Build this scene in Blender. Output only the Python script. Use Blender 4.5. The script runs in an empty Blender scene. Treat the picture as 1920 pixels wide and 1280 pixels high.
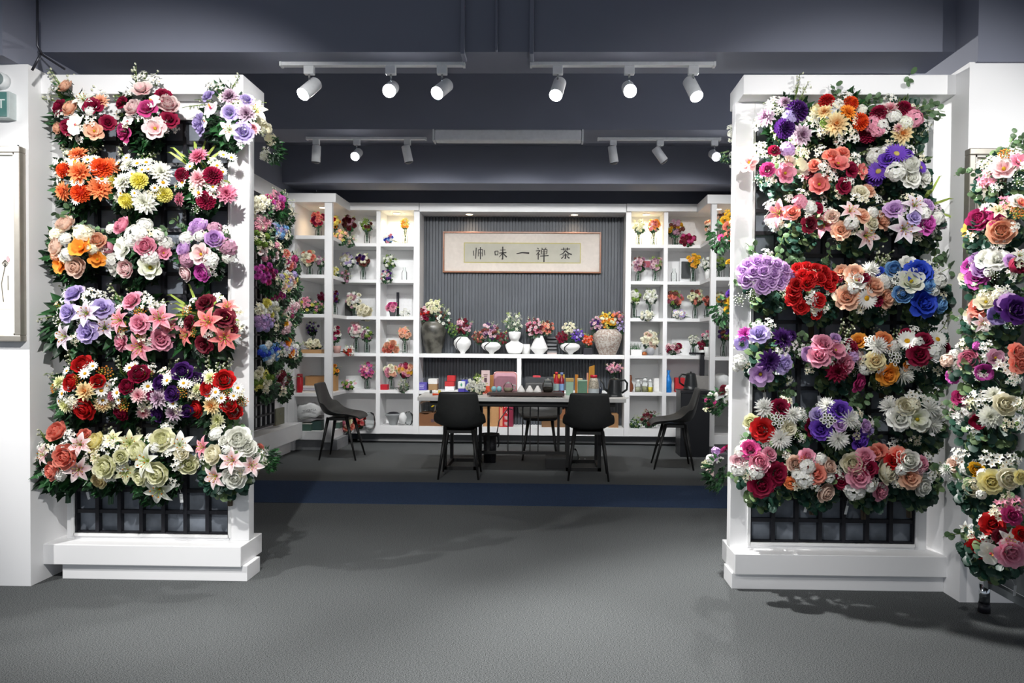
import bpy, math, random
from math import pi, sin, cos, radians, sqrt, atan2
from mathutils import Vector, Matrix, Quaternion

scene = bpy.context.scene
COL = scene.collection
RND = random.Random(7)

# ------------------------------------------------------------------ camera
CAM_H, F_PX, CX, CY = 1.3, 1280.0, 1005.0, 665.0
YAW, PITCH, ROLL = 0.02, 0.018, 0.008
cam_data = bpy.data.cameras.new('camera')
cam = bpy.data.objects.new('camera', cam_data)
COL.objects.link(cam)
cam_data.sensor_width = 36.0
cam_data.lens = 36.0 * F_PX / 1920.0
cam_data.shift_x = (960.0 - CX) / 1920.0
cam_data.shift_y = (CY - 640.0) / 1920.0
cam_data.clip_start = 0.05
CAM_R = Matrix.Rotation(YAW, 3, 'Z') @ Matrix.Rotation(pi / 2 - PITCH, 3, 'X') @ Matrix.Rotation(ROLL, 3, 'Z')
cam.matrix_world = Matrix.Translation((0, 0, CAM_H)) @ CAM_R.to_4x4()
scene.camera = cam

scene.view_settings.view_transform = 'Standard'
scene.view_settings.look = 'None'
scene.view_settings.gamma = 1.0
scene.view_settings.use_curve_mapping = False
scene.view_settings.exposure = 0.0

def at(px, py, Y):
    """where a sight line of the photograph meets the upright plane y = Y"""
    d = CAM_R @ Vector(((px - CX) / F_PX, -(py - CY) / F_PX, -1.0))
    t = Y / d.y
    return Vector((d.x * t, Y, CAM_H + d.z * t))

# ------------------------------------------------------------------ world
world = bpy.data.worlds.new('world'); scene.world = world
world.use_nodes = True
bg = world.node_tree.nodes['Background']
bg.inputs['Color'].default_value = (0.80, 0.88, 1.0, 1)
bg.inputs['Strength'].default_value = 0.50

# ------------------------------------------------------------------ lights (shop lamps over the aisle, beside and behind the camera; unseen fill lights)
def spot_light(name, loc, target, power, angle=60, blend=0.6, size=0.03, color=(1, 0.985, 0.96)):
    l = bpy.data.lights.new(name, 'SPOT'); l.energy = power; l.spot_size = radians(angle)
    l.spot_blend = blend; l.shadow_soft_size = size; l.color = color
    o = bpy.data.objects.new(name, l); COL.objects.link(o)
    o.location = loc
    o.rotation_euler = (Vector(target) - Vector(loc)).to_track_quat('-Z', 'Y').to_euler()
    return o
AISLE = [  # position, aim, watts, cone
    ((-3.7, 1.95, 2.80), (-1.5, 3.85, 0.7), 320, 60),
    ((-1.2, 1.50, 2.80), (-2.15, 3.7, 1.4), 270, 80),
    ((2.9, 1.30, 2.80), (1.55, 3.65, 1.6), 120, 68),
    ((0.55, 1.60, 2.80), (1.6, 3.7, 1.65), 125, 68),
    ((1.15, 2.2, 2.80), (2.35, 3.2, 1.9), 25, 50),
    ((-0.9, 0.3, 2.85), (-0.4, 3.9, 0.0), 170, 58),
]
for p, t, w, a in AISLE:
    spot_light('aisle_spot_light', p, t, w, a)
l = bpy.data.lights.new('aisle_fill_light', 'AREA'); l.energy = 6; l.shape = 'RECTANGLE'; l.size = 4.0; l.size_y = 2.0  # broad unseen fill over the aisle, without a fixture
l.color = (0.94, 0.97, 1.0)
o = bpy.data.objects.new('aisle_fill_light', l); COL.objects.link(o); o.location = (0, -0.6, 3.3)
l = bpy.data.lights.new('alcove_fill_light', 'AREA'); l.energy = 28; l.shape = 'RECTANGLE'; l.size = 3.8; l.size_y = 0.3; l.spread = radians(75)  # soft area fill added to brighten the alcove, no fixture there
l.color = (0.95, 0.97, 1.0)
o = bpy.data.objects.new('alcove_fill_light', l); COL.objects.link(o); o.location = (-0.35, 6.15, 3.35); o.rotation_euler = (radians(52), 0, 0)

for x_ in (-2.3, -1.3, -0.35, 0.6, 1.5):
    spot_light('alcove_unseen_spot', (x_, 6.12, 3.42), (x_ * 1.05, 8.6, 0.95), 80, 80, 0.35, 0.04)  # unseen spots added behind the middle beam to light the shelves
# ------------------------------------------------------------------ materials
def lin(h):
    if isinstance(h, str):
        h = h.lstrip('#'); c = [int(h[i:i + 2], 16) / 255 for i in (0, 2, 4)]
    else:
        c = list(h)
    return tuple((x / 12.92 if x <= 0.04045 else ((x + 0.055) / 1.055) ** 2.4) for x in c)

MATS = {}
def mat(name, color, rough=0.6, metal=0.0, var=0.05, scale=30.0, bump=0.0, emit=None, strength=0.0, coat=0.0, color2=None):
    if name in MATS: return MATS[name]
    m = bpy.data.materials.new(name); m.use_nodes = True
    nt = m.node_tree; n = nt.nodes; b = n['Principled BSDF']
    c = lin(color)
    b.inputs['Roughness'].default_value = rough; b.inputs['Metallic'].default_value = metal
    b.inputs['Coat Weight'].default_value = coat
    tc = n.new('ShaderNodeTexCoord'); nz = n.new('ShaderNodeTexNoise')
    nz.inputs['Scale'].default_value = scale; nz.inputs['Detail'].default_value = 3
    nt.links.new(tc.outputs['Object'], nz.inputs['Vector'])
    r = n.new('ShaderNodeValToRGB')
    r.color_ramp.elements[0].position = 0.3; r.color_ramp.elements[1].position = 0.7
    r.color_ramp.elements[0].color = (*[x * (1 - var) for x in c], 1)
    r.color_ramp.elements[1].color = (*[min(1, x * (1 + var)) for x in c], 1)
    nt.links.new(nz.outputs['Fac'], r.inputs['Fac']); nt.links.new(r.outputs['Color'], b.inputs['Base Color'])
    if color2:
        r.color_ramp.elements[0].color = (*c, 1); r.color_ramp.elements[1].color = (*lin(color2), 1); nz.inputs['Detail'].default_value = 8
        r.color_ramp.elements[0].position = .42; r.color_ramp.elements[1].position = .6
    if bump:
        bp = n.new('ShaderNodeBump'); bp.inputs['Strength'].default_value = bump; bp.inputs['Distance'].default_value = 0.01
        nt.links.new(nz.outputs['Fac'], bp.inputs['Height']); nt.links.new(bp.outputs['Normal'], b.inputs['Normal'])
    if emit:
        b.inputs['Emission Color'].default_value = (*lin(emit), 1); b.inputs['Emission Strength'].default_value = strength
    MATS[name] = m
    return m

def glass_mat(name='clear_glass', tint=(0.95, 0.97, 0.96), fres=1.22):
    if name in MATS: return MATS[name]
    m = bpy.data.materials.new(name); m.use_nodes = True
    nt = m.node_tree; n = nt.nodes; n.clear()
    out = n.new('ShaderNodeOutputMaterial'); mx = n.new('ShaderNodeMixShader'); fr = n.new('ShaderNodeFresnel')
    fr.inputs['IOR'].default_value = fres
    tr = n.new('ShaderNodeBsdfTransparent'); tr.inputs['Color'].default_value = (*tint, 1)
    gl = n.new('ShaderNodeBsdfGlossy'); gl.inputs['Roughness'].default_value = 0.05
    nt.links.new(fr.outputs[0], mx.inputs[0]); nt.links.new(tr.outputs[0], mx.inputs[1]); nt.links.new(gl.outputs[0], mx.inputs[2])
    nt.links.new(mx.outputs[0], out.inputs['Surface'])
    MATS[name] = m
    return m

def vcol_mat(name, rough=0.6, trans=0.2, spec=0.4):
    m = bpy.data.materials.new(name); m.use_nodes = True
    nt = m.node_tree; n = nt.nodes; b = n['Principled BSDF']; out = n['Material Output']
    a = n.new('ShaderNodeAttribute'); a.attribute_name = 'Col'
    nz = n.new('ShaderNodeTexNoise'); nz.inputs['Scale'].default_value = 6.0
    tc = n.new('ShaderNodeTexCoord'); nt.links.new(tc.outputs['Object'], nz.inputs['Vector'])
    hs = n.new('ShaderNodeHueSaturation'); mr = n.new('ShaderNodeMapRange')
    mr.inputs['To Min'].default_value = 0.85; mr.inputs['To Max'].default_value = 1.12
    nt.links.new(nz.outputs['Fac'], mr.inputs['Value']); nt.links.new(mr.outputs['Result'], hs.inputs['Value'])
    nt.links.new(a.outputs['Color'], hs.inputs['Color']); nt.links.new(hs.outputs['Color'], b.inputs['Base Color'])
    b.inputs['Roughness'].default_value = rough; b.inputs['Specular IOR Level'].default_value = spec
    tl = n.new('ShaderNodeBsdfTranslucent'); nt.links.new(hs.outputs['Color'], tl.inputs['Color'])
    mx = n.new('ShaderNodeMixShader'); mx.inputs[0].default_value = trans
    nt.links.new(b.outputs[0], mx.inputs[1]); nt.links.new(tl.outputs[0], mx.inputs[2]); nt.links.new(mx.outputs[0], out.inputs['Surface'])
    return m
PETAL = vcol_mat('petal', 0.6, 0.22, 0.3)
LEAF = vcol_mat('leaf', 0.42, 0.12, 0.5)

M_WHITE = mat('white_paint', '#f1f1f2', 0.5, var=0.015, scale=3)
M_WHITE2 = mat('white_laminate', '#ececec', 0.35, var=0.015, scale=5)
M_DARKC = mat('charcoal_ceiling_paint', '#7c808f', 0.75, var=0.05, scale=1.5)
M_BLACK = mat('black_plastic', '#1b1b22', 0.45, var=0.08)
M_BMETAL = mat('black_powder_coat', '#121212', 0.5, metal=0.0, var=0.05)
M_CHAIR = mat('dark_leather', '#2c2d2c', 0.5, var=0.1, scale=40, bump=0.1)
M_GLASS = glass_mat()
M_CHROME = mat('chrome', '#c9cdd0', 0.15, metal=1.0, var=0.02)

def carpet_mat(name, c0, c1, scale=420):
    m = bpy.data.materials.new(name); m.use_nodes = True
    nt = m.node_tree; n = nt.nodes; b = n['Principled BSDF']; b.inputs['Roughness'].default_value = 0.95
    b.inputs['Specular IOR Level'].default_value = 0.1
    tc = n.new('ShaderNodeTexCoord'); mp = n.new('ShaderNodeMapping'); mp.inputs['Scale'].default_value = (0.45, 1.0, 1.0)
    nt.links.new(tc.outputs['Object'], mp.inputs['Vector'])
    nz = n.new('ShaderNodeTexNoise'); nz.inputs['Scale'].default_value = scale; nz.inputs['Detail'].default_value = 2
    nt.links.new(mp.outputs['Vector'], nz.inputs['Vector'])
    nz2 = n.new('ShaderNodeTexNoise'); nz2.inputs['Scale'].default_value = 0.8; nt.links.new(tc.outputs['Object'], nz2.inputs['Vector'])
    r = n.new('ShaderNodeValToRGB'); e = r.color_ramp.elements
    e[0].position = 0.40; e[1].position = 0.62; e[0].color = (*lin(c0), 1); e[1].color = (*lin(c1), 1)
    nt.links.new(nz.outputs['Fac'], r.inputs['Fac'])
    hs = n.new('ShaderNodeHueSaturation'); mr = n.new('ShaderNodeMapRange'); mr.inputs['To Min'].default_value = 0.9; mr.inputs['To Max'].default_value = 1.1
    nt.links.new(nz2.outputs['Fac'], mr.inputs['Value']); nt.links.new(mr.outputs['Result'], hs.inputs['Value'])
    nt.links.new(r.outputs['Color'], hs.inputs['Color']); nt.links.new(hs.outputs['Color'], b.inputs['Base Color'])
    bp = n.new('ShaderNodeBump'); bp.inputs['Strength'].default_value = 0.3; bp.inputs['Distance'].default_value = 0.002
    nt.links.new(nz.outputs['Fac'], bp.inputs['Height']); nt.links.new(bp.outputs['Normal'], b.inputs['Normal'])
    MATS[name] = m
    return m

# ------------------------------------------------------------------ mesh builder
class MB:
    def __init__(s):
        s.v = []; s.f = []; s.c = []; s.sm = []
    def face(s, idx, col=None, smooth=False):
        s.f.append(idx); s.c.append(col); s.sm.append(smooth)
    def box(s, x0, x1, y0, y1, z0, z1, col=None, rot=None, org=None):
        b = len(s.v)
        P = [Vector((x, y, z)) for x in (x0, x1) for y in (y0, y1) for z in (z0, z1)]
        if rot:
            o = Vector(org) if org else Vector(((x0 + x1) / 2, (y0 + y1) / 2, (z0 + z1) / 2))
            R = Matrix.Rotation(rot[1], 3, rot[0])
            P = [o + R @ (p - o) for p in P]
        s.v += P
        for q in ((0, 1, 3, 2), (4, 6, 7, 5), (0, 4, 5, 1), (2, 3, 7, 6), (0, 2, 6, 4), (1, 5, 7, 3)):
            s.face([b + i for i in q], col)
        return s
    def tube(s, pts, r, n=6, col=None, cap=True, smooth=True):
        pts = [Vector(p) for p in pts]; k = len(pts)
        rs = r if isinstance(r, (list, tuple)) else [r] * k
        b = len(s.v); up = None
        for i, p in enumerate(pts):
            d = (pts[min(i + 1, k - 1)] - pts[max(i - 1, 0)]).normalized()
            if up is None:
                up = Vector((0, 0, 1)) if abs(d.z) < 0.9 else Vector((1, 0, 0))
            a = d.cross(up).normalized(); u2 = a.cross(d).normalized(); up = u2
            for j in range(n):
                t = 2 * pi * (j + 0.5) / n
                s.v.append(p + (a * cos(t) + u2 * sin(t)) * rs[i])
        for i in range(k - 1):
            for j in range(n):
                j2 = (j + 1) % n
                s.face([b + i * n + j, b + i * n + j2, b + (i + 1) * n + j2, b + (i + 1) * n + j], col, smooth)
        if cap:
            s.face([b + j for j in range(n)][::-1], col); s.face([b + (k - 1) * n + j for j in range(n)], col)
        return s
    def lathe(s, prof, n=24, org=(0, 0, 0), col=None, sx=1.0, sy=1.0, closed=True, smooth=True):
        b = len(s.v); o = Vector(org)
        for r, z in prof:
            for j in range(n):
                t = 2 * pi * j / n
                s.v.append(o + Vector((r * cos(t) * sx, r * sin(t) * sy, z)))
        for i in range(len(prof) - 1):
            for j in range(n):
                j2 = (j + 1) % n
                s.face([b + i * n + j, b + i * n + j2, b + (i + 1) * n + j2, b + (i + 1) * n + j], col, smooth)
        if closed:
            s.face([b + j for j in range(n)][::-1], col)
            s.face([b + (len(prof) - 1) * n + j for j in range(n)], col)
        return s
    def ball(s, o, r, n=6, m=4, col=None, sz=1.0):
        prof = [(max(1e-4, r * sin(pi * i / m)), -r * sz * cos(pi * i / m)) for i in range(m + 1)]
        return s.lathe(prof, n, o, col, closed=False)
    def poly(s, pts, col=None, smooth=False):
        b = len(s.v); s.v += [Vector(p) for p in pts]; s.face(list(range(b, b + len(pts))), col, smooth); return s
    def prism(s, outline, axis_vec, col=None):
        """outline of points pushed along a vector: a closed slab"""
        b = len(s.v); k = len(outline); a = Vector(axis_vec)
        s.v += [Vector(p) for p in outline] + [Vector(p) + a for p in outline]
        s.face(list(range(b, b + k)), col); s.face([b + k + i for i in range(k)][::-1], col)
        for i in range(k):
            j = (i + 1) % k
            s.face([b + i, b + k + i, b + k + j, b + j], col)
        return s
    def petal(s, az, r0, z0, L, W, p0, p1, prof, cb, ct, cup=0.25, n=4, ce=None, nv=2, tg=1.0):
        b = len(s.v); r, z = r0, z0; ca, sa = cos(az), sin(az); ce = ce or ct
        rows = []
        for i in range(n + 1):
            t = i / n; p = radians(p0 + (p1 - p0) * t)
            w = W * prof(t)
            row = []
            for j in range(-nv // 2, nv // 2 + 1) if nv > 1 else (-1, 1):
                v = j / (nv / 2)
                off = cup * w * v * v
                rr = r - sin(p) * off; zz = z + cos(p) * off
                lat = v * w
                row.append(len(s.v))
                s.v.append(Vector((rr * ca - lat * sa, rr * sa + lat * ca, zz)))
            rows.append(row)
            ds = L / n; r += cos(p) * ds; z += sin(p) * ds
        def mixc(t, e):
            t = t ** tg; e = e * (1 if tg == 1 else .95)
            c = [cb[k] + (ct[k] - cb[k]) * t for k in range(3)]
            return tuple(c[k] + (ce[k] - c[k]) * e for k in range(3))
        for i in range(n):
            for j in range(len(rows[0]) - 1):
                cols = []
                for (ii, jj) in ((i, j), (i, j + 1), (i + 1, j + 1), (i + 1, j)):
                    v = abs(jj - (len(rows[0]) - 1) / 2) / ((len(rows[0]) - 1) / 2)
                    cols.append(mixc(ii / n, 0.8 * v * v))
                s.face([rows[i][j], rows[i][j + 1], rows[i + 1][j + 1], rows[i + 1][j]], cols, True)
        return s
    def merge(s, o, M=None):
        b = len(s.v)
        s.v += [(M @ p if M else p.copy()) for p in o.v]
        for f, c, sm in zip(o.f, o.c, o.sm):
            s.f.append([b + i for i in f]); s.c.append(c); s.sm.append(sm)
        return s
    def mesh(s, name, m):
        me = bpy.data.meshes.new(name)
        me.from_pydata([tuple(p) for p in s.v], [], s.f)
        me.polygons.foreach_set('use_smooth', s.sm)
        if any(c is not None for c in s.c):
            at_ = me.color_attributes.new('Col', 'FLOAT_COLOR', 'CORNER')
            buf = []
            for f, c in zip(s.f, s.c):
                if c is None: c = (0.5, 0.5, 0.5)
                if isinstance(c[0], (tuple, list)):
                    for k in range(len(f)): buf += [*c[k], 1.0]
                else:
                    for k in range(len(f)): buf += [*c, 1.0]
            at_.data.foreach_set('color', buf)
        me.materials.append(m); me.update()
        return me
    def build(s, name, m, parent=None, bevel=0.0, loc=None, subsurf=0):
        o = bpy.data.objects.new(name, s.mesh(name, m)); COL.objects.link(o)
        if parent: o.parent = parent
        if loc is not None: o.location = loc
        if bevel:
            b = o.modifiers.new('bevel', 'BEVEL'); b.width = bevel; b.segments = 2; b.limit_method = 'ANGLE'
        if subsurf:
            b = o.modifiers.new('sub', 'SUBSURF'); b.levels = subsurf; b.render_levels = subsurf
        return o

LABELS = {}
def tag(o, label, cat, group=None):
    assert label not in LABELS or group, 'same label: ' + label
    LABELS[label] = 1
    o['label'] = label; o['category'] = cat
    if group: o['group'] = group
    return o
def empty(name, loc, label, cat, group=None, rz=0.0):
    o = bpy.data.objects.new(name, None); COL.objects.link(o); o.empty_display_size = 0.05
    o.location = loc; o.rotation_euler = (0, 0, rz)
    return tag(o, label, cat, group)
def struct(o):
    o['kind'] = 'structure'; return o
def put(name, me, parent, loc, rot=None, scale=1.0):
    o = bpy.data.objects.new(name, me); COL.objects.link(o); o.parent = parent; o.location = loc
    if rot is not None:
        o.rotation_mode = 'QUATERNION'; o.rotation_quaternion = rot
    o.scale = (scale,) * 3 if not isinstance(scale, (tuple, list)) else scale
    return o

def text_obj(body, size, parent, loc, rot, m, align='CENTER'):
    tx = bpy.data.curves.new('lettering', 'FONT'); tx.body = body; tx.size = size; tx.extrude = .001; tx.align_x = align; tx.align_y = 'CENTER'
    tmp = bpy.data.objects.new('lettering_curve', tx); COL.objects.link(tmp)
    dg = bpy.context.evaluated_depsgraph_get()
    me = bpy.data.meshes.new_from_object(tmp.evaluated_get(dg)); bpy.data.objects.remove(tmp)
    me.materials.clear(); me.materials.append(m)
    o = bpy.data.objects.new('lettering', me); COL.objects.link(o); o.parent = parent; o.location = loc; o.rotation_euler = rot
    return o
# ================================================================== THE ROOM
struct(MB().box(-9, 9, -5, 9.1, -0.1, 0).build('floor', carpet_mat('grey_carpet', '#353738', '#707374')))
struct(MB().box(-3.1, 2.4, 5.41, 6.25, 0.0, 0.004).build('floor_strip', carpet_mat('navy_carpet', '#263348', '#3a4b68')))
struct(MB().box(-9, 9, -5, 9.1, 3.55, 3.7).build('ceiling', M_DARKC))
# dark beams under the slab
struct(MB().box(-2.76, 2.18, 3.66, 3.95, 2.845, 3.55).build('ceiling_beam_front', M_DARKC))
struct(MB().box(-3.3, 2.6, 5.58, 5.95, 3.03, 3.55).build('ceiling_beam_middle', M_DARKC))
struct(MB().box(-3.3, 2.6, 7.85, 8.22, 3.12, 3.55).build('ceiling_beam_rear', M_DARKC))
struct(MB().box(-9, -2.76, 3.40, 4.1, 2.72, 3.55).build('ceiling_beam_left', M_DARKC))
struct(MB().box(2.12, 9, 3.47, 4.1, 2.715, 3.55).build('ceiling_beam_right', M_DARKC))
struct(MB().box(2.6, 3.0, -5, 3.45, 2.98, 3.55).build('ceiling_beam_aisle', M_DARKC))
struct(MB().box(-3.05, -2.95, 3.95, 5.58, 2.9, 3.55).build('ceiling_beam_side', M_DARKC))
# walls
struct(MB().box(-9, -2.715, 3.51, 4.05, 0, 2.72).build('wall_left', M_WHITE))
struct(MB().box(2.09, 9, 3.485, 4.05, 0, 2.72).build('wall_right', M_WHITE))
struct(MB().box(-9, 9, 8.98, 9.1, 0, 3.55).build('wall_back', M_DARKC))
struct(MB().box(-3.25, -3.1, 4.05, 8.98, 0, 3.04).build('wall_alcove_left', M_WHITE))
struct(MB().box(-3.25, -3.1, 4.05, 8.98, 3.04, 3.55).build('wall_alcove_left_upper', M_DARKC))
struct(MB().box(2.42, 2.57, 4.05, 8.98, 0, 3.04).build('wall_alcove_right', M_WHITE))
struct(MB().box(2.42, 2.57, 4.05, 8.98, 3.04, 3.55).build('wall_alcove_right_upper', M_DARKC))
struct(MB().box(-3.1, -3.02, 7.3, 7.9, 0.0, 0.16).box(-3.1, -2.9, 4.3, 7.95, 0.16, 0.34).build('trim_1', M_WHITE))
struct(MB().box(-2.5, 1.8, 8.86, 8.98, 0, 0.16).build('baseboard_back', mat('grey_skirting', '#8b8d90', 0.6)))
struct(MB().box(-2.5, 1.8, 8.845, 8.86, 0.0, 0.02).build('trim_2', M_WHITE2))
# conduits down the front beam
for k, (px, w, lab) in enumerate(((868, .022, 'dark painted conduit on the front beam, ending above the left track'),
                        (997, .022, 'dark painted conduit on the front beam, ending above the right track'),
                        (931, .012, 'thin dark conduit on the front beam between the two thicker ones'))):
    p = at(px, 60, 3.645)
    m = MB().box(p.x - w / 2, p.x + w / 2, 3.63, 3.66, 2.84, 3.55)
    if w > .02:
        m.box(p.x - w / 2, p.x + w / 2, 3.63, 3.74, 2.822, 2.845)
    tag(m.build('conduit', M_DARKC, bevel=.004), lab, 'conduit')
p0, p1 = at(72, 98, 3.6), at(122, 130, 3.64)
m = MB().tube([at(70, 0, 3.36), at(70, 85, 3.36), at(78, 100, 3.37), p0, p1], .006, 8)
m.tube([at(78, 98, 3.38), at(60, 132, 3.38)], .006, 8)
tag(m.build('cable_conduit', mat('dark_pipe', '#34363e', .35, metal=.4)), 'dark bent cable conduit above the left wall corner', 'conduit')

# ================================================================== DISPLAY PARTITIONS
def lattice_mb(x0, x1, z0, z1, y, nx, nz, w=.02, d=.03):
    m = MB()
    for i in range(nx + 1):
        x = x0 + (x1 - x0) * i / nx
        m.box(max(x0, x - w / 2), min(x1, x + w / 2), y - d, y, z0, z1)
    for j in range(nz + 1):
        z = z0 + (z1 - z0) * j / nz
        m.box(x0, x1, y - d + .004, y - .004, max(z0, z - w / 2), min(z1, z + w / 2))
    return m
M_PANEL = mat('mottled_grey_panel', '#7a818b', 0.6, var=0.35, scale=9)
M_TRAY = mat('white_board', '#f4f4f4', .45, var=.01)
def partition(side, label):
    if side == 'left':
        cx0, cx1 = -2.76, -1.632; fx0, fx1 = -2.665, -1.648; ox0, ox1 = -2.622, -1.757; bx0, bx1 = -2.63, -1.62; lx0, lx1 = -2.735, -1.643
    else:
        cx0, cx1 = 0.998, 2.135; fx0, fx1 = 0.986, 2.043; ox0, ox1 = 1.092, 1.982; bx0, bx1 = 0.976, 2.09; lx0, lx1 = 0.985, 2.12
    t = empty('display_partition', ((fx0 + fx1) / 2, 3.72, 0), label, 'display stand')
    def w(m): 
        for p in m.v: p -= Vector(t.location)
        return m
    zb, zt = .225, 2.50
    m = MB()
    m.box(fx0, ox0, 3.71, 3.775, .195, 2.60).box(ox1, fx1, 3.71, 3.775, .195, 2.60)
    m.box(ox0, ox1, 3.71, 3.775, .195, zb).box(ox0, ox1, 3.71, 3.775, zt, 2.60)
    w(m).build('frame', M_WHITE, t, bevel=.003)
    m = MB()
    e = .012
    m.box(ox0 - e, ox0 + .003, 3.70, 3.71, zb - e, zt + e).box(ox1 - .003, ox1 + e, 3.70, 3.71, zb - e, zt + e)
    m.box(ox0, ox1, 3.70, 3.71, zb - e, zb + .003).box(ox0, ox1, 3.70, 3.71, zt - .003, zt + e)
    w(m).build('edge_trim', M_WHITE2, t)
    w(MB().box(ox0, ox1, 3.745, 3.76, zb, zt)).build('backing_panel', M_PANEL, t)
    w(lattice_mb(ox0 + .002, ox1 - .002, zb + .002, zt - .002, 3.742, 7, 19)).build('lattice', M_BLACK, t)
    w(MB().box(cx0, cx1, 3.60, 3.87, 2.60, 2.703)).build('cap', M_WHITE, t, bevel=.004)
    w(MB().box(lx0, lx1, 3.60, 3.87, .085, .195)).build('ledge', M_WHITE, t, bevel=.004)
    w(MB().box(bx0, bx1, 3.625, 3.79, 0, .085)).build('plinth', M_WHITE, t, bevel=.003)
    return t
partition('left', 'white framed partition with dark lattice, standing left of the opening')
partition('right', 'white framed partition with dark lattice, standing right of the opening')

# ================================================================== SHELVING
TOPS = [2.538, 2.08, 1.617, 1.15, 0.683, 0.228]   # shelf tops from above
TH = 0.042
def shelving(side, label):
    s = -1 if side == 'left' else 1
    if side == 'left':
        wall, wx, posts, edge = -3.098, -2.571, [(-2.2, -2.146), (-1.726, -1.651)], -2.52
        wposts = [(-3.098, -3.014), (-2.659, -2.571)]
        xin = -1.651
    else:
        wall, wx, posts, edge = 2.418, 1.869, [(0.943, 1.01), (1.417, 1.47)], 1.814
        wposts = [(1.869, 1.931), (2.33, 2.418)]
        xin = 0.943
    t = empty('shelving_unit', (wall, 8.9, 0), label, 'shelving')
    o = Vector(t.location)
    def part(name, m, mt=M_WHITE2, bevel=.002):
        for p in m.v: p -= o
        return m.build(name, mt, t, bevel=bevel)
    a, b = sorted((wall, xin))
    if side == 'left': b -= .003; wx -= .003
    else: a += .003; wx += .003
    part('back_panel', MB().box(a, b, 8.945, 8.975, .127, 3.0))
    for x0, x1 in posts:
        part('upright', MB().box(x0, x1, 8.6, 8.945, .127, 2.95))
    for x0, x1 in wposts:
        part('upright', MB().box(x0, x1, 8.0, 8.06, 0.10, 2.93) if x0 > -3.0 and x1 < 2.4 else MB().box(x0, x1, 8.0, 8.945, 0.0, 2.93))
    for i, z in enumerate(TOPS):
        th = TH if i < 5 else .10
        m = MB().box(a, b, 8.602, 8.945, z - th, z)
        c, d = sorted((wall, wx))
        m.box(c, d, 8.002, 8.6, z - th, z)
        part('shelf', m)
    c, d = sorted((wall, edge))
    m = MB().box(a, b, 8.56, 8.975, 2.945, 3.04).box(c, d, 7.98, 8.56, 2.925, 3.03)
    part('cap', m, bevel=.003)
    m = MB().box(c, d, 8.06, 8.5, 0.0, .127)
    part('plinth', m, MATS['grey_skirting'])
    return t
shelving('left', 'white L-shaped open shelving left of the grey ribbed niche')
shelving('right', 'white L-shaped open shelving right of the grey ribbed niche')
# niche
t = empty('niche_unit', (-.35, 8.9, 0), 'white open niche unit with long shelf between the two shelvings', 'shelving')
o_ = Vector(t.location)
def npart(name, m, mt=M_WHITE2, bevel=.002):
    for p in m.v: p -= o_
    return m.build(name, mt, t, bevel=bevel)
npart('cap', MB().box(-1.649, .941, 8.56, 8.975, 2.93, 3.038), bevel=.003)
npart('upper_shelf', MB().box(-1.649, .941, 8.602, 8.93, 1.10, 1.15))
npart('lower_shelf', MB().box(-1.649, .941, 8.602, 8.93, .637, .683))
npart('bottom_board', MB().box(-1.649, .941, 8.6, 8.93, .127, .228))
npart('divider', MB().box(-.411, -.357, 8.604, 8.93, .683, 1.10))
m = MB()
x = -1.649
while x < .94:
    m.box(x, x + .027, 8.885, 8.94, .128, 2.93); m.box(x + .027, x + .04, 8.908, 8.93, .128, 2.93); x += .04
struct(m.build('wall_ribbed_panel', mat('grey_ribbed_board', '#494d53', .55, var=.12, scale=4)))
# downlights
def downlight(x, y, z, label, power, color='#ffd9a8', r=.045):
    t = empty('downlight', (x, y, z), label, 'downlight', 'recessed downlights in the shelving')
    MB().lathe([(r * 1.25, 0), (r * 1.25, -.006), (r, -.006), (r, -.002)], 20, closed=False).build('rim', M_WHITE2, t)
    MB().lathe([(r, -.001), (r, -.004)], 20).build('lens', mat('warm_lens', '#fff0d8', .5, emit='#ffe2b8', strength=9), t)
    l = bpy.data.lights.new('downlight_glow', 'SPOT'); l.energy = power; l.spot_size = radians(150); l.spot_blend = 1; l.shadow_soft_size = .03
    l.color = lin(color)
    lo = bpy.data.objects.new('downlight_glow', l); COL.objects.link(lo); lo.location = (x, y, z - .02)
for px, lab in ((880, 'glowing round downlight above the left part of the calligraphy'), (1077, 'glowing round downlight above the right part of the calligraphy')):
    p = at(px, 402, 8.72); downlight(p.x, 8.72, 2.93, lab, 7, '#ffe0bd')
p = at(605, 388, 8.28); downlight(p.x, 8.3, 2.925, 'glowing downlight in the top left corner compartment of the shelving', 6)
p = at(1346, 390, 8.28); downlight(p.x, 8.3, 2.925, 'glowing downlight in the top right corner compartment of the shelving', 6)
p = at(744, 400, 8.75); downlight(p.x, 8.76, 2.945, 'glowing downlight in the bright compartment left of the niche', 17, '#ffe9b8')
p = at(1212, 400, 8.75); downlight(p.x, 8.76, 2.945, 'glowing downlight in the bright compartment right of the niche', 17, '#ffe9b8')

# ================================================================== TRACK LIGHTS
M_LAMPW = mat('white_lamp_metal', '#e6e8ea', .4)
M_GLOW = mat('lit_lamp_lens', '#ffffff', .4, emit='#ffffff', strength=40)
def track(x0, x1, y, z, label):
    t = empty('lamp_track', ((x0 + x1) / 2, y, z), label, 'lamp track')
    w = (x1 - x0) / 2
    MB().box(-w, w, -.018, .018, -.02, 0).build('rail', M_LAMPW, t, bevel=.002)
    MB().box(-w - .012, -w, -.02, .02, -.023, 0).build('end_cap', M_LAMPW, t); MB().box(w, w + .012, -.02, .02, -.023, 0).build('end_cap', M_LAMPW, t)
track(-1.5, -.494, 3.8, 2.845, 'white lamp track under the front beam, left one of the pair')
track(-.11, .885, 3.8, 2.845, 'white lamp track under the front beam, right one of the pair')
track(-2.073, -1.072, 5.8, 3.03, 'white lamp track under the middle beam, left of the long white casing')
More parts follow.
